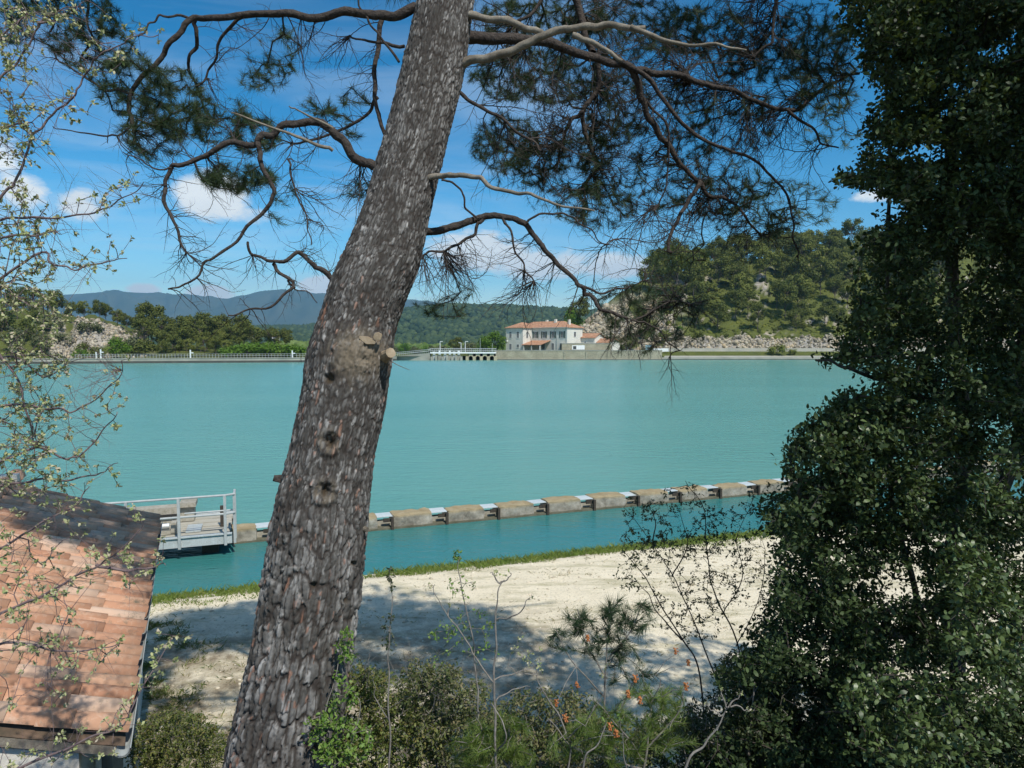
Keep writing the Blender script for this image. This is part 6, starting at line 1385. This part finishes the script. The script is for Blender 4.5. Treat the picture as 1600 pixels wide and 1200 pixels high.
# young pines
yp = [('young_pine', 'young pine with orange cones, its dark top standing against the pale beach', 940, 3.9, [[(935, 1200, 3.9), (945, 1100, 3.9), (950, 1020, 3.9), (962, 935, 3.9)], [(948, 1060, 3.9), (915, 1000, 3.9), (905, 955, 3.85)], [(950, 1030, 3.9), (985, 985, 3.9), (1005, 945, 3.9)], [(950, 1040, 3.9), (975, 1000, 3.95)], [(945, 1090, 3.9), (895, 1030, 3.8), (870, 985, 3.8)]],
       [(962, 965, 24, 30, 3.8, 4.0, 26), (910, 970, 26, 24, 3.8, 4.0, 22), (1000, 965, 26, 26, 3.8, 4.0, 22), (950, 1010, 42, 26, 3.8, 4.0, 34), (880, 1000, 24, 20, 3.8, 3.9, 10), (985, 1060, 40, 30, 3.7, 3.9, 12)], 'needle', 1.15, 21),
      ('young_pine', 'young pine with fresh green needles and orange cones low on the bank', 990, 3.4, [[(1000, 1260, 3.4), (1010, 1180, 3.4), (1020, 1110, 3.4), (1035, 1060, 3.4)], [(1010, 1190, 3.4), (960, 1130, 3.3), (930, 1090, 3.3)], [(1010, 1170, 3.4), (1055, 1120, 3.4), (1070, 1080, 3.4)], [(1005, 1200, 3.4), (900, 1170, 3.3), (860, 1120, 3.3)]],
       [(1010, 1110, 50, 34, 3.3, 3.6, 42), (940, 1130, 50, 30, 3.2, 3.5, 30), (1050, 1150, 40, 30, 3.3, 3.5, 20), (900, 1160, 50, 30, 3.2, 3.4, 26), (980, 1175, 60, 25, 3.2, 3.4, 28), (1060, 1090, 20, 24, 3.4, 3.5, 10)], 'needle_light', 1.0, 22),
      ('young_pine', 'small bright green young pine below the bare forked sapling', 790, 3.3, [[(790, 1260, 3.3), (795, 1180, 3.3), (800, 1125, 3.3)], [(795, 1200, 3.3), (760, 1150, 3.3), (745, 1115, 3.3)]], [(795, 1150, 32, 30, 3.2, 3.4, 34), (750, 1150, 26, 26, 3.2, 3.4, 20), (780, 1185, 60, 20, 3.1, 3.3, 34), (725, 1170, 26, 22, 3.2, 3.4, 14)], 'needle_light', 1.0, 23)]
cone_me = {}
def cone_mesh():
    P_ = []; r5 = np.random.default_rng(2)
    for i in range(26): P_.append(((r5.normal() * .006), i * .0011, (r5.normal() * .006)))
    tV, tF = blob_template(2); P_ = np.array(P_); V, F = scatter(tV, tF, P_, rand_dirs(26, r5), rand_dirs(26, r5), np.full(26, .0045)); return mesh_np('cone', V, F, [M['cone']])
cone_me = cone_mesh()
for nm, lb, px, Y, sk, E, mt, scl, sd in yp:
    sk2 = [[root(px, Y)] + [at(*p) for p in sk[0]][1:]] + [[at(*p) for p in s_] for s_ in sk[1:]]
    t, P_, PAR_, E_ = shrub(nm, lb, 'young pine', [(s_, .008 if i == 0 else .005, .002) for i, s_ in enumerate(sk2)], ellT(E), M['twig_grey'], None, .0016, .004, .06, .3, .1, seed=sd, needle=(M[mt], scl, 46, .07, .8))
    if sd == 21: cps = [(918, 1002, 3.7), (1075, 1040, 3.8), (1055, 1022, 3.8), (868, 1103, 3.6), (903, 1075, 3.7)]
    elif sd == 22: cps = [(992, 1066, 3.2), (1071, 1078, 3.25), (884, 1128, 3.1), (964, 1152, 3.1), (953, 1141, 3.1), (981, 1090, 3.2), (1000, 1100, 3.2)]
    else: cps = []
    for (cx, cy_c, cy2) in cps:
        o = link('cone', cone_me, t, at(cx, cy_c, cy2)); o.rotation_euler = (1.3, .2 * math.sin(cx), math.sin(cy_c)); o.scale = (.85, 1.15, .85)
        a = at(cx, cy_c, cy2); j = int(np.linalg.norm(P_ - a, axis=1).argmin()); V, F = tube_np([P_[j], (P_[j] + a) / 2 + np.array((0, 0, .02)), a], [.0025, .002, .0015], 5); link('cone_twig', mesh_np('cone_twig', V, F, [M['twig_grey']]), t)
# saplings
def sap(label, segs, E, leaf, sd, mat='twig_grey', per=5, Ll=.02, r=1.0, group=None, spread=.02):
    Y = segs[0][0][2]; s0 = [root(segs[0][0][0], Y)] + [at(*p) for p in segs[0][1:]]
    sk = [(s0, .0055 * r, .002 * r)] + [([at(*p) for p in s_], .0032 * r, .0012 * r) for s_ in segs[1:]]
    return shrub('sapling', label, 'sapling', sk, ellT(E) if E else None, M[mat], M[leaf] if leaf else None, .0009, .0022, .05, .2, .12, per, Ll, spread, sd)
sap('bare forked sapling with upturned buds before the pale beach', [[(772, 1280, 3.2), (775, 1180, 3.2), (773, 1080, 3.2), (776, 1000, 3.2), (776, 950, 3.2), (781, 905, 3.2)], [(771, 1066, 3.2), (745, 1030, 3.2), (728, 1000, 3.2), (705, 968, 3.2), (690, 945, 3.2), (672, 912, 3.2)],
     [(776, 968, 3.2), (800, 965, 3.15), (820, 950, 3.1), (828, 932, 3.1)], [(781, 912, 3.2), (772, 900, 3.2), (768, 893, 3.2)], [(781, 912, 3.2), (795, 905, 3.2), (800, 893, 3.2)], [(773, 1062, 3.2), (815, 1050, 3.2), (842, 1040, 3.2)], [(775, 1095, 3.2), (800, 1080, 3.2), (830, 1070, 3.2)], [(775, 1180, 3.2), (792, 1150, 3.1), (775, 1110, 3.15), (765, 1098, 3.2)], [(700, 962, 3.2), (703, 945, 3.2)]],
    [(672, 915, 4, 8, 3.19, 3.21, 4), (703, 942, 3, 6, 3.19, 3.21, 3), (781, 896, 16, 6, 3.18, 3.22, 7), (828, 932, 4, 4, 3.09, 3.11, 3), (840, 1045, 8, 10, 3.18, 3.22, 4)], 'bud_leaf', 31, 'twig_grey', 3, .016, 1.3, spread=.008)
sap('thin sapling with small fresh leaves just beside the bare forked one', [[(745, 1250, 3.4), (748, 1120, 3.4), (745, 1060, 3.4), (738, 990, 3.4), (722, 920, 3.4), (713, 868, 3.4)]],
    [(713, 868, 8, 14, 3.38, 3.42, 14), (722, 915, 22, 22, 3.35, 3.45, 18), (700, 990, 30, 20, 3.35, 3.45, 24), (735, 975, 35, 30, 3.35, 3.45, 34), (750, 1020, 30, 20, 3.35, 3.45, 14), (690, 1030, 16, 14, 3.35, 3.45, 8)], 'spring_leaf', 32, per=4, Ll=.018)
sap('pale straight sapling nearest the big pine, with a leafy tip', [[(610, 1260, 3.5), (609, 1150, 3.5), (606, 1060, 3.5), (608, 1010, 3.5), (613, 950, 3.5), (612, 900, 3.5)], [(609, 1130, 3.5), (588, 1090, 3.5), (583, 1060, 3.5)]],
    [(612, 905, 9, 18, 3.48, 3.52, 18), (606, 975, 14, 14, 3.48, 3.52, 12), (608, 1000, 12, 14, 3.48, 3.52, 12), (588, 1050, 14, 12, 3.48, 3.52, 5)], 'dark_leaf', 33, per=4, Ll=.018)
sap('budding twig sapling forking low against the dark shade of the oak', [[(1050, 1300, 2.9), (1072, 1195, 2.9), (1105, 1165, 2.9), (1125, 1130, 2.9), (1136, 1105, 2.9)], [(1128, 1118, 2.9), (1115, 1112, 2.9), (1103, 1098, 2.9)], [(1136, 1105, 2.9), (1128, 1088, 2.9), (1127, 1078, 2.9)], [(1136, 1105, 2.9), (1150, 1095, 2.9), (1159, 1078, 2.9)], [(1140, 1102, 2.9), (1158, 1107, 2.9), (1170, 1108, 2.9)]],
    [(1103, 1098, 4, 3, 2.89, 2.91, 3), (1127, 1080, 3, 6, 2.89, 2.91, 4), (1158, 1080, 4, 7, 2.89, 2.91, 5), (1168, 1108, 5, 3, 2.89, 2.91, 3)], 'bud_leaf', 34, per=3, Ll=.012, r=1.2, spread=.006)
sap('curving grey sapling between the young pines', [[(860, 1260, 3.3), (890, 1180, 3.3), (885, 1150, 3.3), (868, 1110, 3.3), (845, 1070, 3.3), (835, 1040, 3.3)], [(888, 1168, 3.3), (930, 1150, 3.2), (970, 1148, 3.2)], [(886, 1155, 3.3), (910, 1130, 3.25), (942, 1090, 3.2), (950, 1050, 3.2)], [(840, 1055, 3.3), (810, 1050, 3.3), (795, 1040, 3.3)]],
    [(830, 1030, 16, 18, 3.25, 3.35, 10), (950, 1050, 20, 16, 3.18, 3.25, 6), (820, 1010, 26, 20, 3.25, 3.35, 8)], 'bud_leaf', 35, per=4, Ll=.016, spread=.012)
sap('leafless leaning sapling low in front of the young pines', [[(930, 1290, 3.0), (912, 1196, 3.0), (935, 1165, 3.0), (948, 1130, 3.0)], [(985, 1250, 3.0), (978, 1190, 3.0), (972, 1150, 3.0), (966, 1125, 3.0)]],
    [(948, 1125, 8, 8, 2.98, 3.02, 4), (966, 1125, 8, 10, 2.98, 3.02, 5)], 'spring_leaf', 36, per=4, Ll=.014, spread=.01)
# open wiry bushes against the beach
wb = [([(1115, 1150, 4.6), (1095, 1060, 4.6), (1065, 1000, 4.6), (1030, 940, 4.6), (1000, 890, 4.6), (972, 860, 4.6)], [(1065, 1000, 4.6), (1030, 960, 4.55), (1010, 925, 4.5), (985, 905, 4.5)], [(1120, 1060, 4.7), (1080, 960, 4.7), (1050, 900, 4.7), (1020, 850, 4.7), (975, 790, 4.7)], [(1050, 900, 4.7), (1075, 850, 4.7), (1060, 800, 4.7)], [(1020, 850, 4.7), (1025, 810, 4.7), (1010, 790, 4.7)])]
t, P_, PAR_, E_ = shrub('wiry_bush', 'open wiry bush with tiny dark leaves in front of the beach, farther from the oak', 'bush', [([root(1115, 4.6)] + [at(*p) for p in wb[0][0]][1:], .007, .002)] + [([at(*p) for p in s_], .005, .0015) for s_ in wb[0][1:]],
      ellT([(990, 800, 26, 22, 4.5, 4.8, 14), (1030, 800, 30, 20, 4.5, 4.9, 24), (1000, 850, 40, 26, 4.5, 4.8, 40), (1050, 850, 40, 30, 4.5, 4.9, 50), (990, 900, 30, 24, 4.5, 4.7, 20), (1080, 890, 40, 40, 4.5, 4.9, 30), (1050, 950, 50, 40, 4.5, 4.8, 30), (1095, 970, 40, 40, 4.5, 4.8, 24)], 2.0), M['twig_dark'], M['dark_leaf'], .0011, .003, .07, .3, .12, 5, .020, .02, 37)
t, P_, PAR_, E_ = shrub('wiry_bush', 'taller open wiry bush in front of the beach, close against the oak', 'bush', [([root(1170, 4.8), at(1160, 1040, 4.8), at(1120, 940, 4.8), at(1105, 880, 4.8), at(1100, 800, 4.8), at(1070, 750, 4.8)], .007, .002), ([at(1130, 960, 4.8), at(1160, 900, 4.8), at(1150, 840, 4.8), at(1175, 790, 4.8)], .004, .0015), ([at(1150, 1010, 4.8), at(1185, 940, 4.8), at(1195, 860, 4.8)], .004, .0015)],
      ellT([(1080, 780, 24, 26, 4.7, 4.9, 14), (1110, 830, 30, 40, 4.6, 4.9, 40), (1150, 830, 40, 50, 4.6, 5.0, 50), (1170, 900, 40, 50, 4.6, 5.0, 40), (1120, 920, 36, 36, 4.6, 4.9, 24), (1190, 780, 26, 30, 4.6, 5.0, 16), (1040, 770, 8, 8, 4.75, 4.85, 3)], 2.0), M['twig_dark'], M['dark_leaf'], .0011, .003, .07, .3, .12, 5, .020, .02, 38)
print('tris approx', sum(len(o.data.polygons) for o in C.objects if o.type == 'MESH'), 'objects', len(C.objects))
